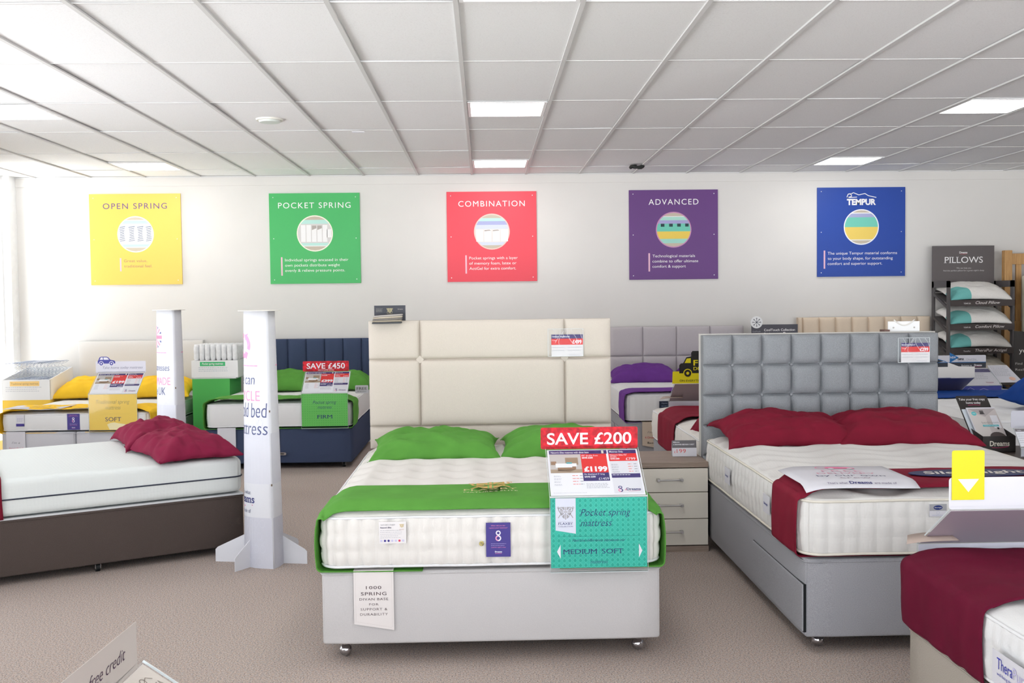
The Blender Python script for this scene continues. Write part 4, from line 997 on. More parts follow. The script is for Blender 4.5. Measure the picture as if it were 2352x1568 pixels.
def small_plate(p, w, h):
    p.rect(0, 0, w, h, PW, 0); p.rect(0, h*.84, w, h, (130, 124, 128), 1); p.text('Adds', .02*w+.01, h*.88, h*.06, PW, 2, bold=.01); p.micro(.03*w, h*.7, w*.9, 5, h*.12, h*.02, GREYT)
sign_holder('small clear sign holder with a pale grey header at the right photo edge', (3.305, 5.98, .601), 0, .20, .2, .05, .09, .11, GP, lambda p, w, h: None, small_plate, plain_header(GP), hw=.24, hh=.105, hx0=-.02)

# --- left brown bed (turned)
A = math.radians(30.5); ux = Vector((math.cos(A), math.sin(A), 0)); uy = Vector((-math.sin(A), math.cos(A), 0)); Rc = Vector((-1.405, 6.435, 0)); LEN = 1.9; WID = 1.36
org = Rc-ux*LEN
lb = divan('divan_bed', 'dark brown divan base standing at an angle on the left, side on', LEN, WID, .05, .37, BROWN, org, A, 'wheel')
caster_wheel(lb, 1.03, .05)
ctr = org+ux*LEN/2+uy*WID/2
mattress('white honeycomb foam mattress with a dark stripe on the brown base', LEN, WID, .385, .60, 'foam', ctr, A, R=.07)
bx('base_lid', .004, LEN-.004, .004, WID-.004, .368, .378, mat('pale_lid', (206, 208, 210), .7), lb)
runner('maroon runner over the foot of the brown bed at the left photo edge', 'runner', WID, -.22, .22, .383, .600, MAROON, ctr+ux*(-LEN/2+.315), A+PI/2, seed=4, crown=.002)
pl1 = Rc+uy*.34-ux*.29; pl2 = Rc+uy*.98-ux*.30
pillow('maroon pillow on the brown bed, in front, tip towards the white column', .52, .80, .115, MAROONL, (pl1.x, pl1.y, .60), (0, 0, A+.05), 21, wr=1.5, group='maroon pillows on the brown bed')
pillow('maroon pillow on the brown bed, behind the other maroon one', .52, .76, .125, MAROONL, (pl2.x, pl2.y, .60), (0, 0, A-.06), 24, wr=1.5, group='maroon pillows on the brown bed')

# --- yellow bed
yb_ = divan('divan_bed', 'pale grey divan bed with an ivory headboard at the back left', 1.36, 1.78, .06, .39, PALEGREY, (-4.38, 9.58, 0), casters='wheel', split='x')
headboard(yb_, .03, 1.39, .3, 1.165, 1.80, .07, IVORY, [], [], .012, .02, .05, .03)
mattress('white quilted mattress on the pale grey divan under the yellow runner', 1.36, 1.78, .402, .56, 'plain', (-3.70, 10.475, 0))
runner('yellow runner across the back left bed with a rumpled edge', 'runner', 1.36, 9.58, 9.98, .396, .564, YELLOW, (-3.70, 0, 0), seed=12, wrinkle=.02, under=.6, crown=.026)
pillow('yellow pillow on the left of the back left bed', .72, .48, .15, YELLOW, (-4.05, 11.0, .60), (.14, 0, 0), 31)
pillow('yellow pillow behind the far white column', .70, .48, .15, YELLOW, (-3.33, 11.0, .60), (.14, 0, 0), 33)
def im_tag(lines, cols):
    def f(p, w, h):
        for i, (s, c) in enumerate(zip(lines, cols)): p.text(s, w/2, -h*(.42+.2*i), h*.075, c, 2, 'c', width=w*(.72 if i == 1 else .42), shear=.25 if i == 0 else 0, serif=i > 0)
    return f
base_tag("pale card tag reading I'm a Standard Base on the back left divan", -4.325, 9.566, .398, .175, .26, CARDW, im_tag(["I'm a", 'Standard', 'Base'], [(140, 140, 150), (226, 150, 170), (90, 96, 130)]))
eight_card('indigo card with a white 8 on the back left mattress', -3.765, 9.572, .41, .115, .15)
t = thing('mattress_label', 'tiny white label on the left end of the back left mattress', 'label', (-4.23, 9.566, .45)); bx('label', 0, .075, -.002, 0, 0, .11, CARDW, t); p = Print(); p.rect(0, 0, .075, .025, (70, 60, 140)); p.micro(.01, .07, .065, 3, .012, .004, (170, 170, 190)); p.build('print', t, FRONT(0, -.0025, 0))
t = thing('take_home_card', 'white Take home card lying on the yellow runner', 'card', (0, 0, 0))
bm = bmesh.new(); g = [[bm.verts.new((-4.37+.56*i/10, 9.56+.36*j, .608+.006*math.sin(i*.7))) for j in (0, 1)] for i in range(11)]
for i in range(10): bm.faces.new((g[i][0], g[i+1][0], g[i+1][1], g[i][1]))
o = obj('card', bm, CARDW, t, True); s = o.modifiers.new('thickness', 'SOLIDIFY'); s.thickness = .0012; s.offset = -1
p = Print(); p.text('Take', 0, 0, .085, (110, 112, 130), 2, 'c', shear=.3, width=.27, bold=-.01); p.micro(-.2, -.08, .12, 1, 1, .008, GREYT); p.build('lettering', t, frame((-4.02, 9.7, .617), (1, 0, 0), (0, 1, 0)))
def soft_header(t, o, w, h):
    bm = bmesh.new(); prism(bm, rrect(w, h, .006), FRONT(o.x, o.y-.002, o.z), .002); b = obj('header_board', bm, mat('lilac_card', (226, 226, 238), .5), t)
    p = Print(); p.text('Take home today mattress', w*.54, h*.36, h*.2, (110, 110, 140), 2, 'c', shear=.3, width=w*.8, bold=-.01); p.build('lettering', b, FRONT(o.x, o.y-.0042, o.z))
    p = Print(); car_icon(p, .02, h*.66, .165, ink((80, 80, 168)), ink((236, 236, 246)), 1); p.build('car_cutout', b, FRONT(o.x, o.y-.0045, o.z))
YC = mat('yellow_card', (246, 208, 92), .4)
def soft_print(p, w, h):
    p.text('Traditional spring', w/2, h*.74, h*.11, (140, 120, 90), 2, 'c', shear=.3, width=w*.7, bold=-.015); p.text('mattress', w/2, h*.58, h*.11, (140, 120, 90), 2, 'c', shear=.3, width=w*.32, bold=-.015); p.line(w*.15, h*.45, w*.85, h*.45, .001, (216, 180, 90)); p.text('SOFT', w/2, h*.25, h*.11, (84, 78, 104), 2, 'c', width=w*.33, serif=True)
    p.poly([(w*.37, h*.16), (w*.44, h*.20), (w*.52, h*.215), (w*.6, h*.19), (w*.76, h*.16), (w*.70, h*.05), (w*.66, h*.01), (w*.42, h*.01)], (253, 240, 190), 1)
sign_holder('clear sign holder with a yellow Traditional spring mattress SOFT card', (-3.555, 9.555, .405), 0, .44, .7, .335, .25, .18, YC, soft_print,
            lambda p, w, h: price_plate(p, w, h, '£99', '£199', ('£99', '£299'), 'Mattress with divan base'), soft_header, hw=.47, hh=.11, hx0=-.02)

# --- navy bed
nb = divan('divan_bed', 'navy divan bed with a channelled navy headboard behind the white column', 1.37, 1.75, .055, .388, NAVY, (-2.515, 9.65, 0), casters='wheel', split='x')
headboard(nb, .0, 1.40, .3, 1.165, 1.72, .06, NAVY, [.05+.203*i for i in range(7)], [], .022, .018, .02, .02)
mattress('white quilted mattress on the navy divan', 1.36, 1.75, .40, .62, 'plain', (-1.83, 10.52, 0))
runner('green runner draped across the navy bed mattress', 'runner', 1.36, 9.64, 10.0, .394, .624, GREEN, (-1.83, 0, 0), seed=17, wrinkle=.02, under=.9, crown=.026)
pillow('green pillow on the left of the navy headboard', .72, .48, .15, GREEN, (-2.00, 10.95, .65), (.14, 0, 0), 41)
pillow('green pillow at the right end of the navy headboard', .66, .48, .14, GREEN, (-1.42, 10.98, .65), (.12, 0, 0), 45)
t = thing('link_bar', 'small chrome link bar joining the two halves of the navy divan', 'bar', (-1.94, 9.63, .135)); bm = bmesh.new(); prism(bm, rrect(.18, .026, .012), FRONT(0, 0, 0), .004); obj('bar', bm, CHROME, t); bm = bmesh.new(); prism(bm, rrect(.05, .01, .004, x0=.11, y0=.008), FRONT(0, -.0042, 0), .0006); obj('slot', bm, BLACKP, t)
eight_card('indigo card with a pink 8 on the navy bed mattress', -1.895, 9.642, .435, .10, .155)
base_tag('plain white card tag hanging on the navy divan by the maroon pillow', -2.40, 9.638, .397, .17, .25, CARDW, lambda p, w, h: p.text("Base", w*.7, -h*.7, h*.07, (226, 190, 200), 2, 'c'))
t = thing('mattress_label', 'white and green label on the navy bed mattress beside the column', 'label', (-2.235, 9.640, .44)); bx('label', 0, .14, -.002, 0, 0, .13, CARDW, t); p = Print(); p.rect(0, .09, .14, .13, (50, 130, 120)); p.micro(.01, .07, .13, 3, .015, .005, (180, 190, 200)); p.build('print', t, FRONT(0, -.0025, 0))
GC = mat('green_card', (112, 202, 100), .45)
def firm_print(p, w, h):
    for i in range(20):
        for j in range(14): cx = w*(i+.5)/20; cy = h*(j+.5)/14; s = w/20*.22; p.poly([(cx, cy+s), (cx+s, cy), (cx, cy-s), (cx-s, cy)], (92, 186, 86), 1)
    p.text('Pocket spring', w/2, h*.69, h*.1, NAVYT, 2, 'c', shear=.3, width=w*.51, bold=-.01); p.text('mattress', w/2, h*.54, h*.1, NAVYT, 2, 'c', shear=.3, width=w*.31, bold=-.01); p.line(w*.14, h*.45, w*.85, h*.45, .001, (60, 140, 70)); p.text('FIRM', w/2, h*.24, h*.11, NAVYT, 2, 'c', width=w*.32, serif=True)
sign_holder('clear sign holder with a green Pocket spring FIRM card and SAVE £450 board', (-1.605, 9.61, .405), 0, .43, .7, .31, .25, .19, GC, firm_print,
            lambda p, w, h: price_plate(p, w, h, '£450', '£399', ('£299', '£879'), 'Mattress with divan base'), save_header('SAVE £450', 'ON A SUPER KING', .83), hw=.44, hh=.098, hx0=-.025)
t = thing('free_card', 'small white card reading FREE behind the SAVE £450 sign', 'card', (-1.17, 10.15, .662), 0); bm = bmesh.new(); prism(bm, rrect(.13, .08, .01), FRONT(0, 0, 0), .002); box(bm, .03, .1, 0, .04, 0, .002); obj('card', bm, CARDW, t); p = Print(); p.text('FREE', .065, .035, .026, (70, 66, 66), 2, 'c', width=.10, serif=True); p.micro(.02, .015, .11, 1, 1, .005, GREYT); p.build('lettering', t, FRONT(0, -.0022, 0))

# --- purple bed
pb = divan('divan_bed', 'grey divan bed with a large panelled grey headboard and purple bedding', 1.5, 1.78, .06, .40, GREYF, (1.45, 9.60, 0), casters='wheel', drawers=[('l', .05, .8), ('l', .9, 1.6)])
headboard(pb, .05, 1.55, .3, 1.255, 1.72, .06, GREYP, [.05+.375*i for i in range(1, 4)], [.93, .6], .022, .014, .02, .02)
mattress('white pillow-top mattress with ribbed sides under the purple runner', 1.5, 1.78, .412, .655, 'ribbed', (2.20, 10.49, 0))
runner('purple runner on the bed behind the yellow delivery board', 'runner', 1.5, 9.60, 9.98, .406, .66, PURPLE, (2.20, 0, 0), seed=23, wrinkle=.008, under=.4)
pillow('purple pillow beside the cream headboard', .76, .50, .14, PURPLE, (1.83, 11.0, .675), (.1, 0, -.05), 51, wr=1.3)
pillow('purple pillow mostly hidden behind the yellow board', .72, .50, .16, PURPLE, (2.55, 11.0, .675), (.1, 0, 0), 53, wr=1.3)
base_tag("kraft card tag reading I'm a 4 Drawer Base", 1.595, 9.586, .402, .17, .25, mat('kraft_card', (206, 190, 172), .7), im_tag(["I'm a", '4 Drawer', 'Base'], [(120, 110, 110), (206, 60, 80), (70, 60, 60)]))
t = thing('mattress_label', 'dark navy label on the purple-runner mattress', 'label', (1.755, 9.574, .50)); bx('label', 0, .1, -.002, 0, 0, .10, mat('navy_label', (36, 46, 66), .5), t); p = Print(); p.text('Hypnos', .05, .075, .012, (160, 170, 190), 2, 'c'); p.micro(.02, .05, .08, 2, .02, .006, (120, 140, 160)); p.build('print', t, FRONT(0, -.0025, 0))

# --- maroon bed behind the tufted headboard (its foot points to the back wall)
mb = divan('divan_bed', 'grey divan bed behind the grey tufted headboard, half hidden', 1.5, 1.88, .06, .40, GREYF, (1.515, 6.62, 0), casters='wheel')
mattress('cream tufted mattress seen between bedside chest and grey headboard', 1.5, 1.88, .412, .64, 'tufted', (2.265, 7.56, 0), R=.06)
runner('maroon runner on the half-hidden bed behind the bedside chest', 'runner', 1.5, 7.42, 8.12, .406, .648, MAROON, (2.265, 0, 0), seed=27, wrinkle=.006, under=.3, crown=.044)
pillow('maroon pillow just visible at the left edge of the grey tufted headboard', .74, .46, .16, MAROON, (1.93, 6.93, .665), (-.2, -.1, .25), 61, wr=1.5)
def van_header(t, o, w, h):
    YM = mat('yellow_board', (224, 210, 22), .45)
    outl = [(0, 0), (w, 0), (w, h*.95), (w*.30+.02, h), (w*.30-.01, h*.86), (w*.22, h*.84), (w*.13, h*.62), (w*.12, h*.46), (.004, h*.46)]
    M = frame((o.x+w, o.y+.002, o.z), (-1, 0, 0), (0, 0, 1))    # lettered on both faces; this one faces the back of the sign
    bm = bmesh.new(); prism(bm, outl, M, .003); b = obj('van_board', bm, YM, t)
    p = Print(); bk = ink((36, 36, 34)); p_y = YM
    van_icon(p, w*.115, h*.22, w*.72, bk, p_y, 1); p.text('FREE', w*.345, h*.68, h*.2, p_y, 4, 'l', width=w*.37, bold=.02); p.text('DELIVERY', w*.345, h*.50, h*.12, p_y, 4, 'l', width=w*.42, bold=.012); p.text('ON EVERYTHING WE SELL', w*.12, h*.07, h*.075, bk, 2, 'l', width=w*.66)
    p.build('lettering', b, M @ Matrix.Translation((0, 0, .003)))
LILB = mat('lilac_card_back', (216, 208, 220), .5); MAUVE = mat('price_card_back', (160, 140, 144), .5)
sign_holder('clear sign holder seen from behind, with a yellow FREE DELIVERY van board', (1.655+.45, 8.52, .40), PI, .45, .7, .305, .27, .17, LILB, lambda p, w, h: None,
            lambda p, w, h: price_plate(p, w, h, '£200', '£299', ('£199', '£399'), 'Mattress with divan base'), van_header, leaflet=True, back_mat=MAUVE, hw=.50, hh=.215, hx0=-.03)
# snowflake stand between the back-row beds
t = thing('display_stand', 'charcoal stand with CoolTouch header and round snowflake disc', 'stand', (2.975, 10.88, 0))
CH = mat('charcoal_board', (84, 82, 90), .5)
bx('plinth', 0, .50, 0, .3, 0, .95, CH, t); bx('header_board', 0, .50, 0, .006, .95, 1.275, CH, t)
bm = bmesh.new(); prism(bm, [(.065*math.cos(a*PI/16), .065*math.sin(a*PI/16)) for a in range(32)], FRONT(.055, -.001, 1.30), .004); dsc = obj('snowflake_disc', bm, WHITE, t)
p = Print(); c0 = (60, 64, 80)
for k in range(8):
    a = k*PI/4; ca, sa = math.cos(a), math.sin(a); p.line(0, 0, .05*ca, .05*sa, .004, c0)
    for q in (-.6, .6): p.line(.032*ca, .032*sa, .032*ca+.014*math.cos(a+q), .032*sa+.014*math.sin(a+q), .003, c0)
p.build('snowflake', dsc, FRONT(.055, -.0052, 1.30))
p = Print(); p.text('CoolTouch Collection', .47, 1.205, .024, WT, 2, 'r', width=.335, bold=.012); p.text('Exclusive to', .33, 1.162, .024, WT, 2, 'r', width=.195, bold=.012); dreams_logo(p, .405, 1.162, .03, WT, 2, 'c', (226, 60, 130)); p.text('CoolTouch', .055, 1.195, .013, (190, 190, 196), 2, 'c'); p.build('lettering', t, FRONT(0, -.0006, 0))

# --- back-row blue bed with beige headboard
kb = divan('divan_bed', 'back-row divan bed with a beige tufted headboard below the blue poster', 1.52, 1.8, .06, .40, BEIGE, (3.62, 9.60, 0), casters='wheel')
headboard(kb, .0, 1.49, .3, 1.335, 1.74, .06, BEIGE, [.185*i+.05 for i in range(8)], [1.10, .86, .62], .034, .016, .02, .02, rad=.045)
mattress('white mattress on the back-row bed by the pillow rack', 1.52, 1.8, .412, .66, 'plain', (4.38, 10.5, 0))
runner('blue runner on the back-row bed by the pillow rack', 'runner', 1.52, 9.74, 10.15, .406, .666, BLUE, (4.38, 0, 0), seed=33, wrinkle=.012)
pillow('blue pillow on the back-row bed, hardly visible behind the signs', .7, .46, .14, BLUE, (4.75, 10.95, .68), (.3, 0, 0), 71)
BC = mat('blue_card', (60, 70, 160), .45)
def temp_print(p, w, h):
    p.text('TEMPUR', w/2, h*.45, h*.22, (150, 160, 210), 2, 'c', width=w*.6, bold=.03); p.path([(w*.2, h*.85), (w*.3, h*.95), (w*.45, h*.84), (w*.6, h*.92), (w*.8, h*.82)], .004, (150, 160, 210))
def new_header(t, o, w, h):
    bm = bmesh.new(); prism(bm, rrect(w, h, .01), FRONT(o.x, o.y-.002, o.z), .002); b = obj('header_board', bm, CARDW, t)
    p = Print(); p.rect(0, 0, w, h*.42, (58, 62, 70)); p.rect(0, h*.42, w, h*.47, (50, 110, 170)); p.poly([(0, h*.9), (w*.25, h*.55), (w*.13, h*.42), (0, h*.42)], (58, 62, 70), 2); p.line(0, h*.92, w*.3, h*.5, .006, (50, 120, 180), 3)
    p.text('TEMPUR', w*.55, h*.62, h*.14, (60, 62, 70), 3, 'c', bold=.04, width=w*.12); p.text('Cloud Elite', w*.74, h*.62, h*.12, GREYT, 3, 'c', width=w*.18); p.micro(w*.5, h*.53, w*.86, 1, 1, h*.03, GREYT, 3); p.text('Exclusive to', w*.66, h*.14, h*.12, WT, 3, 'c', width=w*.18); dreams_logo(p, w*.86, h*.14, h*.15, WT, 3, 'c'); p.disc(w*.43, h*.2, h*.09, WT, 3, 14)
    p.build('lettering', b, FRONT(o.x, o.y-.0042, o.z))
    q = Print(); q.poly([(0, 0), (.09, .05), (0, .1)], (40, 112, 176), 1); q.text('NEW', .032, .042, .02, WT, 2, 'c', width=.055, bold=.01); q.build('new_arrow', b, FRONT(o.x+w*.36, o.y-.0052, o.z+h*.42), .001)
sign_holder('clear sign holder with a blue card and a NEW header on the back-row bed', (4.60, 9.585, .40), 0, .43, .7, .305, .27, .15, BC, temp_print,
            lambda p, w, h: (p.rect(0, 0, w, h, (222, 220, 226), 0), p.micro(.06*w, h*.85, w*.9, 6, h*.1, h*.02, GREYT), p.rect(0, h*.75, w, h*.95, (96, 90, 130), 1), dreams_logo(p, w*.8, h*.12, h*.06, (150, 90, 120), 2)), new_header, hw=.56, hh=.125, hx0=-.15)
t = thing('info_card', 'white tilted information card beside the blue sign, below the bottom rack pillow', 'card', (5.02, 9.66, .662), 0)
Mi = frame((0, 0, .06), (1, 0, 0), (0, .24, .15)); bm = bmesh.new(); prism(bm, [(0, 0), (.26, 0), (.22, .285), (.03, .285)], Mi, .002); obj('card', bm, CARDW, t); bm = bmesh.new(); prism(bm, [(0, -.04), (.26, -.04), (.26, .0), (0, .0)], Mi, .002); box(bm, .02, .24, .0, .2, 0, .003); box(bm, .12, .14, .1, .12, 0, .1); obj('stand', bm, BK, t)
p = Print(); p.micro(.04, .25, .2, 7, .024, .005, GREYT); p.disc(.18, .06, .03, (230, 190, 170), 2, 16); p.build('print', t, Mi @ Matrix.Translation((0, 0, .0022)))

# --- front blue bed (foot to the back wall)
fb = divan('divan_bed', 'pale divan bed behind the brochure holder, foot to the back wall', 1.5, 2.0, .06, .40, PALEGREY, (3.43, 6.78, 0), casters='wheel')
mattress('cream and white foam mattress behind the black brochure holder', 1.5, 2.0, .412, .715, 'ribbed', (4.18, 7.78, 0), R=.05)
runner('blue runner at the far end of the mattress behind the brochure holder', 'runner', 1.5, 8.05, 8.62, .406, .72, BLUE, (4.18, 0, 0), seed=39, wrinkle=.01)
pillow('bright blue pillow at the right photo edge behind the brochure holder', .74, .50, .20, BLUE, (4.28, 7.22, .74), (.1, 0, .1), 77, wr=1.3)
sign_holder('clear sign holder seen from behind with a cream header beside the blue sign', (4.25, 8.80, .41), PI, .45, .7, .31, .28, .15, BC, lambda p, w, h: None,
            lambda p, w, h: (p.rect(0, 0, w, h, PW, 0), p.text('YOUR', w*.5, h*.4, h*.3, INDIGO, 2, 'c')), lambda t, o, w, h: (lambda b: None)(obj('header_board', prism(bmesh.new(), [(0, 0), (w, 0), (w, h*.9), (w*.5, h*.92), (w*.5, h*1.3), (w*.3, h*.95), (0, h*.92)], FRONT(o.x, o.y-.002, o.z), .002), mat('cream_board', (232, 228, 222), .5), t)),
            back_mat=mat('violet_card_back', (92, 92, 140), .4), hw=.46, hh=.1, hx0=-.005)

# --- near right bed
rb = divan('divan_bed', 'taupe divan bed cut by the bottom right corner, foot away from the camera', 1.5, 2.0, .05, .355, TAUPE, (1.665, 1.70, 0), drawers=None)
bm = bmesh.new(); box(bm, -.008, .01, .25, 1.45, .06, .28, .004); obj('drawer', bm, TAUPE, rb)
mattress('white mattress with side lettering at the bottom right corner', 1.5, 2.0, .366, .578, 'ribbed', (2.42, 2.71, 0), R=.10)
runner('dark maroon velvet runner on the bottom right mattress', 'runner', 1.5, 3.10, 3.72, .355, .585, MAROON2, (2.425, 0, 0), folds=.005, seed=45, wrinkle=.009, under=.1, over=.014, crown=.026)
t = thing('side_label', 'white label with TheraPur lettering on the bottom right mattress', 'label', (1.634, 3.00, .405), -PI/2)
bx('label', 0, .30, -.002, 0, 0, .10, CARDW, t); p = Print(); p.text('Thera', .03, .05, .034, (60, 64, 170), 2, 'l', width=.09); p.text('Pur', .122, .05, .034, (196, 190, 224), 2, 'l', width=.06); p.text('well-being through sleep', .03, .03, .010, (70, 74, 170), 2, 'l', width=.15); p.build('lettering', t, FRONT(0, -.0025, 0))
def arrow_header(t, o, w, h):
    bm = bmesh.new(); prism(bm, rrect(w, h, .012), FRONT(o.x, o.y-.002, o.z), .002); b = obj('header_board', bm, CARDW, t)
    YM = mat('yellow_board', (224, 210, 22), .45)
    M = frame((o.x+w-.008, o.y+.001, o.z+.035), (-1, 0, 0), (0, 0, 1))
    bm = bmesh.new(); prism(bm, rrect(.118, .178, .008, corners=(0, 1, 1, 0)), M, .001); c = obj('yellow_tag', bm, YM, b)
    p = Print(); p.poly([(.022, .075), (.098, .075), (.06, .028)], (232, 232, 240), 1); p.build('arrow', c, M @ Matrix.Translation((0, 0, .001)))
sign_holder('clear sign holder with a yellow down-arrow tag on the bottom right bed', (1.775+.45, 3.86, .31), PI, .45, .7, .305, .27, .185, mat('pale_lilac_back', (222, 222, 236), .5), lambda p, w, h: None,
            lambda p, w, h: p.rect(0, 0, w, h, PW, 0), arrow_header, leaflet=True, back_mat=mat('mauve_card_back', (166, 152, 164), .35), hw=.46, hh=.115, hx0=-.005)

# --- bottom left sign
cdir = Vector((-.705-(-.721), 2.351-1.968, 0)).normalized()   # reading direction
rzs = math.atan2(cdir.y, cdir.x)
def credit_header(t, o, w, h):
    bm = bmesh.new(); prism(bm, [(0, 0), (w, 0), (w, h), (0, h)], FRONT(o.x, o.y-.002, o.z), .002); b = obj('header_board', bm, mat('kraft_grey_board', (196, 188, 182), .7), t)
    p = Print(); p.text('interest free credit', w*.86, h*.42, h*.26, (84, 62, 84), 2, 'r', shear=.3, width=w*.68, bold=-.01); p.text('0% APR', w*.68, h*.08, h*.16, (226, 100, 150), 2, 'r', width=w*.2); p.build('lettering', b, FRONT(o.x, o.y-.0042, o.z))
def insignia_plate(p, w, h):
    p.rect(0, 0, w, h, (232, 222, 212), 0); p.rect(0, 0, w*.74, h*.93, (84, 80, 98), 1); p.rect(w*.3, 0, w*.62, h*.85, (206, 92, 82), 2)
    p.text('INSIGNIA', w*.87, h*.72, h*.085, (150, 136, 124), 3, 'c', width=w*.19, serif=True); p.path([(w*.80, h*.85), (w*.83, h*.9), (w*.87, h*.87), (w*.91, h*.9), (w*.94, h*.85)], .002, (150, 136, 124), 3); p.ring(w*.87, h*.88, w*.02, .002, (150, 136, 124), 3)
    p.line(w*.79, h*.66, w*.95, h*.66, .0015, (220, 180, 110), 3); p.micro(w*.8, h*.6, w*.95, 2, h*.05, h*.012, GREYT, 3); p.text('Luxury 2000', w*.87, h*.45, h*.06, (110, 100, 100), 3, 'c', width=w*.15); p.micro(w*.79, h*.38, w*.95, 3, h*.06, h*.012, GREYT, 3)
HB = Vector((-.703, 2.351, 0))
leng = .50
o0 = HB - cdir*leng
side = Vector((cdir.y, -cdir.x, 0))      # reading side, towards the right
sg = sign_holder('kraft grey board reading interest free credit at the bottom left corner', (o0.x+side.x*.24, o0.y+side.y*.24, .27), rzs, .54, .7, .30, .235, .16, mat('cream_insert', (232, 226, 218), .6), lambda p, w, h: None, insignia_plate, credit_header, hw=.50, hh=.108, hx0=0)
# the bed that sign hangs on
fo = HB + side*.22 - cdir*1.25
divan('divan_bed', 'low cream divan bed under the board at the bottom left corner', 1.35, 1.9, .05, .30, CREAM, (fo.x, fo.y, 0), rzs, 'wheel')
mc = fo + cdir*.675 - side*.95
mattress('plain white mattress under the board at the bottom left corner', 1.35, 1.9, .312, .53, 'plain', (mc.x, mc.y, 0), rzs)

# ------------------------------------------------------------------ column totems
TOT = mat('totem_card', (224, 225, 231), .6); TOTG = mat('totem_card_grey', (208, 209, 220), .6)
def totem(label, cx, cy, lines, icon, extra=0):
    H = 1.52; c, bl = .36, .115; A0 = math.radians(-60)
    t = thing('totem', label, 'display column', (cx, cy, 0), A0, 'tapered white card columns')
    def sc(z): return 1-.22*z/H
    def surf(x, z, s, off=0):
        k = sc(z); y = -s*bl*(1-(2*x/c)**2)
        nrm = Vector((8*bl*x/c/c*1.0, -1, 0)).normalized() if s > 0 else Vector((8*bl*x/c/c, 1, 0)).normalized()
        p_ = Vector((x*k, y*k, z)); return p_+nrm*off
    for s, nm in ((1, 'front_panel'), (-1, 'back_panel')):
        bm = bmesh.new(); nx, nz_ = 24, 12; g = [[bm.verts.new(surf(-c/2+c*i/nx, H*j/nz_, s)) for j in range(nz_+1)] for i in range(nx+1)]
        for i in range(nx):
            for j in range(nz_):
                f = (g[i][j], g[i+1][j], g[i+1][j+1], g[i][j+1]); bm.faces.new(f if s > 0 else f[::-1])
        o = obj(nm, bm, TOT, t, True); md = o.modifiers.new('thickness', 'SOLIDIFY'); md.thickness = .003; md.offset = -1
        # printed lower zone and lettering
        p = Print()
        for i in range(20):
            x0 = -c/2+.003+(c-.006)*i/20; x1 = -c/2+.003+(c-.006)*(i+1)/20
            p.rect(x0, .0, x1, .30, TOTG, 1)
            for j in range(6): p.rect(x0, .5+j*.05, x1, .5+(j+1)*.05, mat('totem_mid', (218, 219, 228), .6), 1)
            p.rect(x0, 1.194, x1, 1.200, (240, 150, 190), 1) if -.12 < x0 < .12 else None
        for j in range(14):
            for i in range(9):
                xx = -.15+.3*(i+.5*(j % 2))/9; yy = .52+.068*j if j > 3 else .04+.075*j
                p.ring(xx, yy, .014, .0012, (216, 217, 228), 2, 10, ry=.024)
        if s > 0:
            for (txt, y, size, col, wd) in lines: p.text(txt, 0, y, size, col, 3, 'c', shear=.12 if col != (242, 150, 190) else 0, width=wd, bold=-.01)
            icon(p, 0, 1.315)
            p.text("That's what", 0, .435, .022, (120, 124, 150), 3, 'c', width=.13); p.text('Dreams', 0, .385, .045, NAVYT, 3, 'c', width=.185, bold=.01, serif=True); p.path([(-.06, .372), (0, .362), (.08, .372)], .006, (236, 130, 180), 3); p.text('are made of', 0, .325, .022, (120, 124, 150), 3, 'c', width=.13)
        p.build('print', o, lambda x, y, l, s=s: surf(x if s > 0 else -x, y, s, l+.0004), .0004)
    bm = bmesh.new(); k = sc(H)*1.28; pts = [(c/2*k*math.cos(a*PI/20), bl*1.02*k*math.sin(a*PI/20)) for a in range(40)]; prism(bm, pts, Matrix.Translation((0, 0, H)), .004); obj('lid', bm, mat('lid_card', (232, 228, 220), .7), t)
    for ang, L0, L1 in ((math.radians(50), .31, .27), (math.radians(118), .24, .30)):
        M = frame((0, 0, 0), (math.cos(ang), math.sin(ang), 0), (0, 0, 1)); bm = bmesh.new()
        pts = [(-L0, 0), (L1, 0), (L1, .075), (L1-.015, .09), (.06, .20), (-.06, .20), (-L0+.015, .09), (-L0, .075)]
        prism(bm, pts, M @ Matrix.Translation((0, 0, -.002)), .004); obj('foot_fin', bm, TOT, t)
    for zz in (.495, .93):
        bm = bmesh.new(); k = sc(zz); cyl(bm, (c/2*k, 0, zz-.006), (c/2*k, 0, zz+.006), .004, 8); obj('peg', bm, mat('peg', (110, 90, 70), .6), t)
    return t
PKT = (242, 150, 190)
def recycle_icon(p, cx, cy):
    for k in range(3):
        a = PI/2+k*2*PI/3; p.ring(cx, cy, .075, .028, PKT, 3, 8, a+.15, a+1.45); b = a+1.45; p.poly([(cx+.09*math.cos(b), cy+.09*math.sin(b)), (cx+.035*math.cos(b), cy+.035*math.sin(b)), (cx+.066*math.cos(b+.5), cy+.066*math.sin(b+.5))], PKT, 3)
def flag_icon(p, cx, cy):
    r = .085; N = 26; nv, wh, pk = (86, 94, 150), (240, 230, 238), (236, 140, 170)
    for i in range(N):
        for j in range(N):
            u = (i+.5)/N*2-1; v = (j+.5)/N*2-1
            if u*u+v*v > 1: continue
            dg = min(abs(u-v), abs(u+v)); m = min(abs(u), abs(v))
            c = pk if m < .17 else (wh if m < .32 else (pk if dg < .12 else (wh if dg < .34 else nv)))
            p.rect(cx+r*(2*i/N-1), cy+r*(2*j/N-1), cx+r*(2*(i+1)/N-1), cy+r*(2*(j+1)/N-1), c, 3)
NV = (84, 92, 136)
totem('tall tapered white column reading RECYCLE old bed, standing on four fins beside the brown bed', -1.23, 6.165, [('We can', 1.087, .062, NV, .21), ('RECYCLE', .99, .06, PKT, .27), ('your old bed', .892, .088, NV, .34), ('& mattress', .79, .08, NV, .34)], recycle_icon)
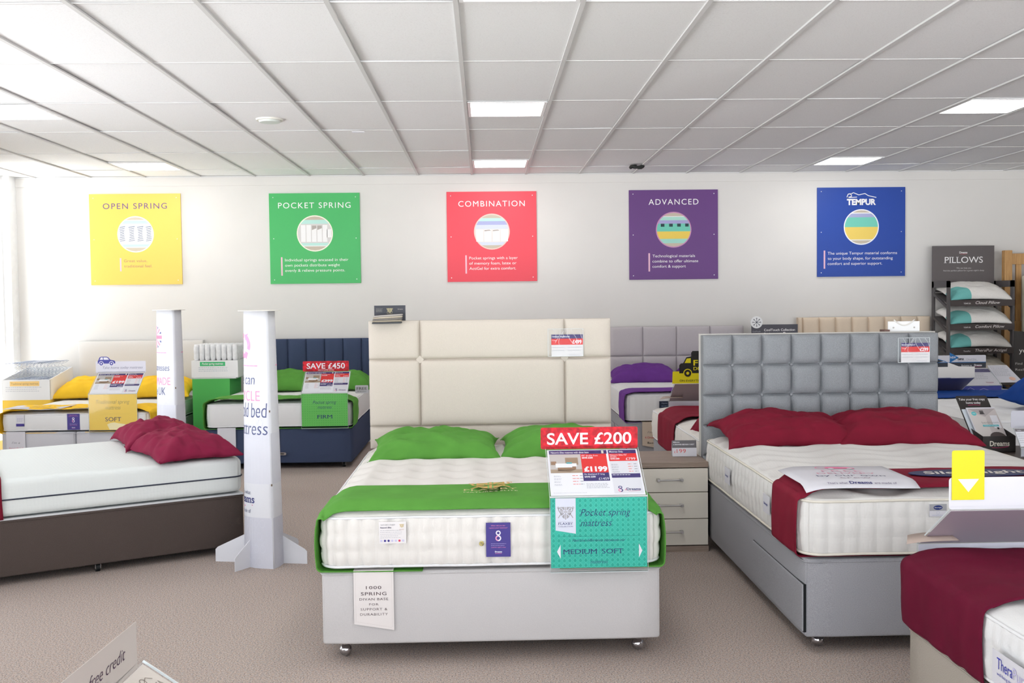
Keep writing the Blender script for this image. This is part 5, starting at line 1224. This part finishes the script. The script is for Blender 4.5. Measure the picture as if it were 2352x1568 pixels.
totem('tall tapered white column with a union flag disc behind the maroon pillows', -2.31, 7.95, [('Our mattresses', 1.06, .05, NV, .29), ('HANDMADE', .952, .058, PKT, .30), ('in the UK', .875, .06, NV, .22)], flag_icon)

# ------------------------------------------------------------------ spring displays in the back row
LW = mat('display_white', (240, 240, 240), .5)
t = thing('spring_display', 'white open box of bare wire springs on a yellow plinth in the back left corner', 'display', (-4.88, 10.70, 0))
bx('plinth', 0, .49, .0, .60, 0, .59, mat('plinth_yellow', (250, 206, 80), .5), t); bx('plinth_rim', .0, .49, .0, .60, .59, .605, LW, t)
bm = bmesh.new(); box(bm, -.002, .492, -.004, .008, .605, .80)
for x in (-.002, .482): prism(bm, [(0, .605), (.6, .605), (.6, .895), (0, .80)], frame((x, 0, 0), (0, 1, 0), (0, 0, 1)), .01)
box(bm, 0, .49, .59, .6, .605, .895); box(bm, 0, .49, 0, .6, .605, .615); obj('tray', bm, LW, t)
p = Print(); p.rect(.085, .735, .385, .785, (252, 214, 140)); p.text('Traditional spring mattress', .235, .75, .022, (190, 160, 110), 2, 'c', shear=.3, width=.28); p.micro(.04, .72, .42, 3, .02, .006, (206, 206, 212)); p.build('label_print', t, FRONT(0, -.0045, 0))
bm = bmesh.new(); WIRE = mat('spring_wire', (150, 156, 170), .35, metal=.6)
for i in range(6):
    for j in range(6):
        cx, cy = .06+.075*i, .07+.09*j; pts = []
        for k in range(33):
            a = k/32; r = .036-.012*math.sin(a*PI); an = a*2*PI*4; pts.append((cx+r*math.cos(an), cy+r*math.sin(an), .63+.33*a))
        tube(bm, pts, .0016, 4)
for zz in (.965, .79, .64):
    for i in range(7): tube(bm, [(.02+.075*i, .03, zz), (.02+.075*i+.006*math.sin(i), .56, zz)], .002, 4)
    for j in range(14): tube(bm, [(.02+.02*(k % 2)+.075*k/2*1.0, .03+.04*j+.012*(k % 2), zz+.003*(k % 3)) for k in range(13)], .0016, 4)
obj('wire_springs', bm, WIRE, t)
t = thing('spring_display', 'white box of pocket springs on a green plinth between the back beds', 'display', (-2.925, 10.70, 0))
bx('plinth', 0, .385, .0, .50, 0, .785, mat('plinth_green', (84, 186, 90), .5), t); 
bm = bmesh.new(); box(bm, .01, .45, .01, .45, .785, .80); obj('tray_base', bm, LW, t)
bm = bmesh.new(); box(bm, -.004, .475, -.006, .46, .80, .975); obj('tray', bm, LW, t)
p = Print(); p.rect(.085, .918, .345, .962, (70, 190, 120)); p.text('Pocket spring mattress', .215, .932, .022, WT, 2, 'c', shear=.3, width=.22, bold=.01); p.micro(.07, .90, .38, 3, .018, .006, (196, 206, 212)); p.build('label_print', t, FRONT(0, -.0066, 0))
PS = mat('pocket_fabric', (232, 232, 234), .9, noise_s=30, amt=.08)
for i in range(8):
    for j in range(6):
        if j not in (0, 1, 2, 3, 4, 5): continue
        bm = bmesh.new(); cx, cy = .04+.057*i, .04+.07*j; nn = 12; rings = []
        for k in range(7):
            z = .976+.165*k/6; r = .0285*(1 if k not in (0, 6) else .75)*(1+.05*math.sin(k*2+i)); rings.append([bm.verts.new((cx+r*math.cos(2*PI*q/nn), cy+r*math.sin(2*PI*q/nn), z)) for q in range(nn)])
        for k in range(6):
            for q in range(nn): bm.faces.new((rings[k][q], rings[k][(q+1) % nn], rings[k+1][(q+1) % nn], rings[k+1][q]))
        bm.faces.new(rings[-1]); bm.faces.new(rings[0][::-1]); obj('pocket_spring', bm, PS, t, True)

# ------------------------------------------------------------------ pillow rack
RK = mat('rack_charcoal', (84, 80, 80), .5); PLW = mat('knit_pillow', (238, 234, 228), .9, noise_s=120, amt=.05, bump=.5, bs=90)
t = thing('pillow_rack', 'charcoal shelving rack of pillows headed PILLOWS at the back right', 'rack', (5.12, 10.90, 0))
w = .72; dpt = .42
for x in (0, w-.02):
    bm = bmesh.new()
    for (y0, y1) in ((0, .055), (dpt-.05, dpt)): box(bm, x, x+.02, y0, y1, 0, 1.72)
    box(bm, x, x+.02, .0, dpt, 1.65, 1.72); box(bm, x, x+.02, 0, dpt, .0, .06)
    for z in (1.42, 1.16, .90, .64): prism(bm, [(.05, z), (dpt-.05, z+.14), (dpt-.05, z+.17), (.05, z+.03)], frame((x, 0, 0), (0, 1, 0), (0, 0, 1)), .02)
    obj('side_frame', bm, RK, t)
hb_ = bx('header_board', .0, .70, dpt-.012, dpt, 1.6, 2.115, mat('header_charcoal', (98, 92, 92), .45), t)
p = Print(); p.text('PILLOWS', .355, 1.925, .068, WT, 2, 'c', width=.43, bold=.0, serif=True); dreams_logo(p, .35, 2.03, .022, WT, 2, 'c', (220, 60, 90)); p.text('We can help you', .355, 1.86, .016, (200, 196, 196), 2, 'c', width=.165); p.text("find the perfect pillow for a great night's sleep", .355, 1.832, .016, (200, 196, 196), 2, 'c', width=.46)
p.build('lettering', hb_, FRONT(0, dpt-.0126, 0))
for k, (z, brand, txt, ww) in enumerate(((1.45, 'TEMPUR', 'Cloud Pillow', .27), (1.192, 'TEMPUR', 'Comfort Pillow', .32), (.936, 'TheraPur', 'TheraPur Actigel', .35), (.655, '', '', 0))):
    bm = bmesh.new(); prism(bm, [(.0, z-.005), (dpt-.02, z+.13), (dpt-.02, z+.142), (0, z+.007)], frame((.02, 0, 0), (0, 1, 0), (0, 0, 1)), w-.04); sh = obj('shelf', bm, RK, t)
    lp = bx('lip', .02, w+.0, -.006, .0, z-.005, z+.062, mat('lip_brown', (72, 64, 62), .5), sh)
    if txt: p = Print(); p.text(brand, .20, z+.018, .014, (190, 186, 184), 2, 'c', bold=.03, width=.08); p.text(txt, .29, z+.018, .03, (226, 220, 216), 2, 'l', shear=.25, width=ww, bold=.005); p.build('lettering', lp, FRONT(0, -.0064, 0))
names = ['white pillow with a teal corner on the top shelf of the rack', 'white pillow with a teal corner on the rack shelf lettered Comfort Pillow', 'white pillow with a teal corner on the rack shelf lettered TheraPur Actigel', 'plain cream pillow on the lowest visible rack shelf']
_nt = PLW.node_tree; _b = _nt.nodes['Principled BSDF']; _src = _b.inputs['Base Color'].links[0].from_socket
_tcp = _nt.nodes.new('ShaderNodeTexCoord'); _mp = _nt.nodes.new('ShaderNodeMapping'); _mp.inputs['Location'].default_value = (.27, .20, 0); _nt.links.new(_tcp.outputs['Object'], _mp.inputs[0])
_sx = _nt.nodes.new('ShaderNodeSeparateXYZ'); _nt.links.new(_mp.outputs[0], _sx.inputs[0]); _cx = _nt.nodes.new('ShaderNodeCombineXYZ'); _nt.links.new(_sx.outputs['X'], _cx.inputs['X']); _nt.links.new(_sx.outputs['Y'], _cx.inputs['Y'])
_ln = _nt.nodes.new('ShaderNodeVectorMath'); _ln.operation = 'LENGTH'; _nt.links.new(_cx.outputs[0], _ln.inputs[0])
_lt = _nt.nodes.new('ShaderNodeMath'); _lt.operation = 'LESS_THAN'; _lt.inputs[1].default_value = .155; _nt.links.new(_ln.outputs['Value'], _lt.inputs[0])
_mxp = _nt.nodes.new('ShaderNodeMix'); _mxp.data_type = 'RGBA'; _nt.links.new(_lt.outputs[0], _mxp.inputs[0]); _nt.links.new(_src, _mxp.inputs[6]); _mxp.inputs[7].default_value = lin((118, 190, 184)); _nt.links.new(_mxp.outputs[2], _b.inputs['Base Color'])
for k, z in enumerate((1.45, 1.192, .936, .655)):
    o = pillow(names[k], .68, .44, .10, PLW if k < 3 else mat('knit_pillow_cream', (226, 218, 204), .9, noise_s=120, amt=.05, bump=.5, bs=90), (5.49, 11.125, z+.112), (.30, 0, 0), 81+k, 'white pillows on the charcoal rack', wr=.5, concave=.03)

# oak headboard and cream board beyond the rack
OAK = wood_mat('oak', (176, 130, 78), (204, 160, 104), (30, 30, 2))
t = thing('oak_headboard', 'light oak slatted headboard standing behind the pillow rack at the right edge', 'headboard', (5.885, 11.2, 0))
bx('post', 0, .085, 0, .07, .1, 2.055, OAK, t, .004); bx('post', 1.45, 1.535, 0, .07, .1, 2.055, OAK, t, .004)
bx('top_rail', .085, 1.45, .015, .055, 1.9, 2.02, OAK, t, .003); bx('lower_rail', .085, 1.45, .015, .055, 1.15, 1.27, OAK, t, .003)
for i in range(9): bx('slat', .14+i*.15, .20+i*.15, .025, .045, 1.27, 1.9, OAK, t)
bx('foot', -.0, .085, -.05, .12, 0, .1, OAK, t); bx('foot', 1.45, 1.535, -.05, .12, 0, .1, OAK, t)
t = thing('upright_mattress', 'cream board standing on end at the far right photo edge', 'board', (5.98, 10.92, 0)); bm = rbox(.95, .12, 1.77, .02, .03, .1); bmesh.ops.translate(bm, verts=bm.verts, vec=(.475, .06, 0)); obj('body', bm, mat('cream_vinyl', (226, 220, 200), .6), t, True)
t = thing('standee', 'dark curved-top floor standee at the right photo edge', 'standee', (5.44, 10.15, 0))
pts = [(0, 0), (.6, 0), (.6, .6)] + [(.0+.60*math.cos(a*PI/24), .64+.56*math.sin(a*PI/24)) for a in range(0, 13)]
bm = bmesh.new(); prism(bm, pts, FRONT(0, 0, 0), .01); obj('board', bm, BK, t); bx('stand', .1, .5, 0, .3, 0, .01, BK, t)
p = Print(); p.text('your', .05, .98, .05, (220, 216, 210), 2, 'l', width=.16, serif=True); p.text('Find Somewhere', .015, .86, .022, (180, 176, 172), 2, 'l', width=.3); p.text('Really Lovely', .015, .80, .022, (180, 176, 172), 2, 'l', width=.26); p.build('lettering', t, FRONT(0, -.0105, 0))
# white swatch card behind the tufted headboard
t = thing('fabric_swatch_set', 'white card with a rope handle hooked behind the grey tufted headboard', 'swatches', (2.715, 6.52, 1.25))
bx('header_card', 0, .205, 0, .006, -.06, .172-.02, LW, t)
bm = bmesh.new(); tube(bm, [(.035+.135*i/12, -.006, .150-.035*math.sin(PI*i/12)+.012) for i in range(13)], .004, 6); obj('rope', bm, mat('rope_white', (232, 228, 222), .8), t, True)
for x in (.035, .17):
    bm = bmesh.new(); cyl(bm, (x, -.003, .112), (x, .001, .112), .005, 10); obj('eyelet', bm, mat('eyelet', (150, 145, 140), .4, metal=.8), t)
bx('swatch_stack', -.035, .0, -.03, .05, .085, .10, fabric('swatch_5', (120, 96, 90), .1), t)
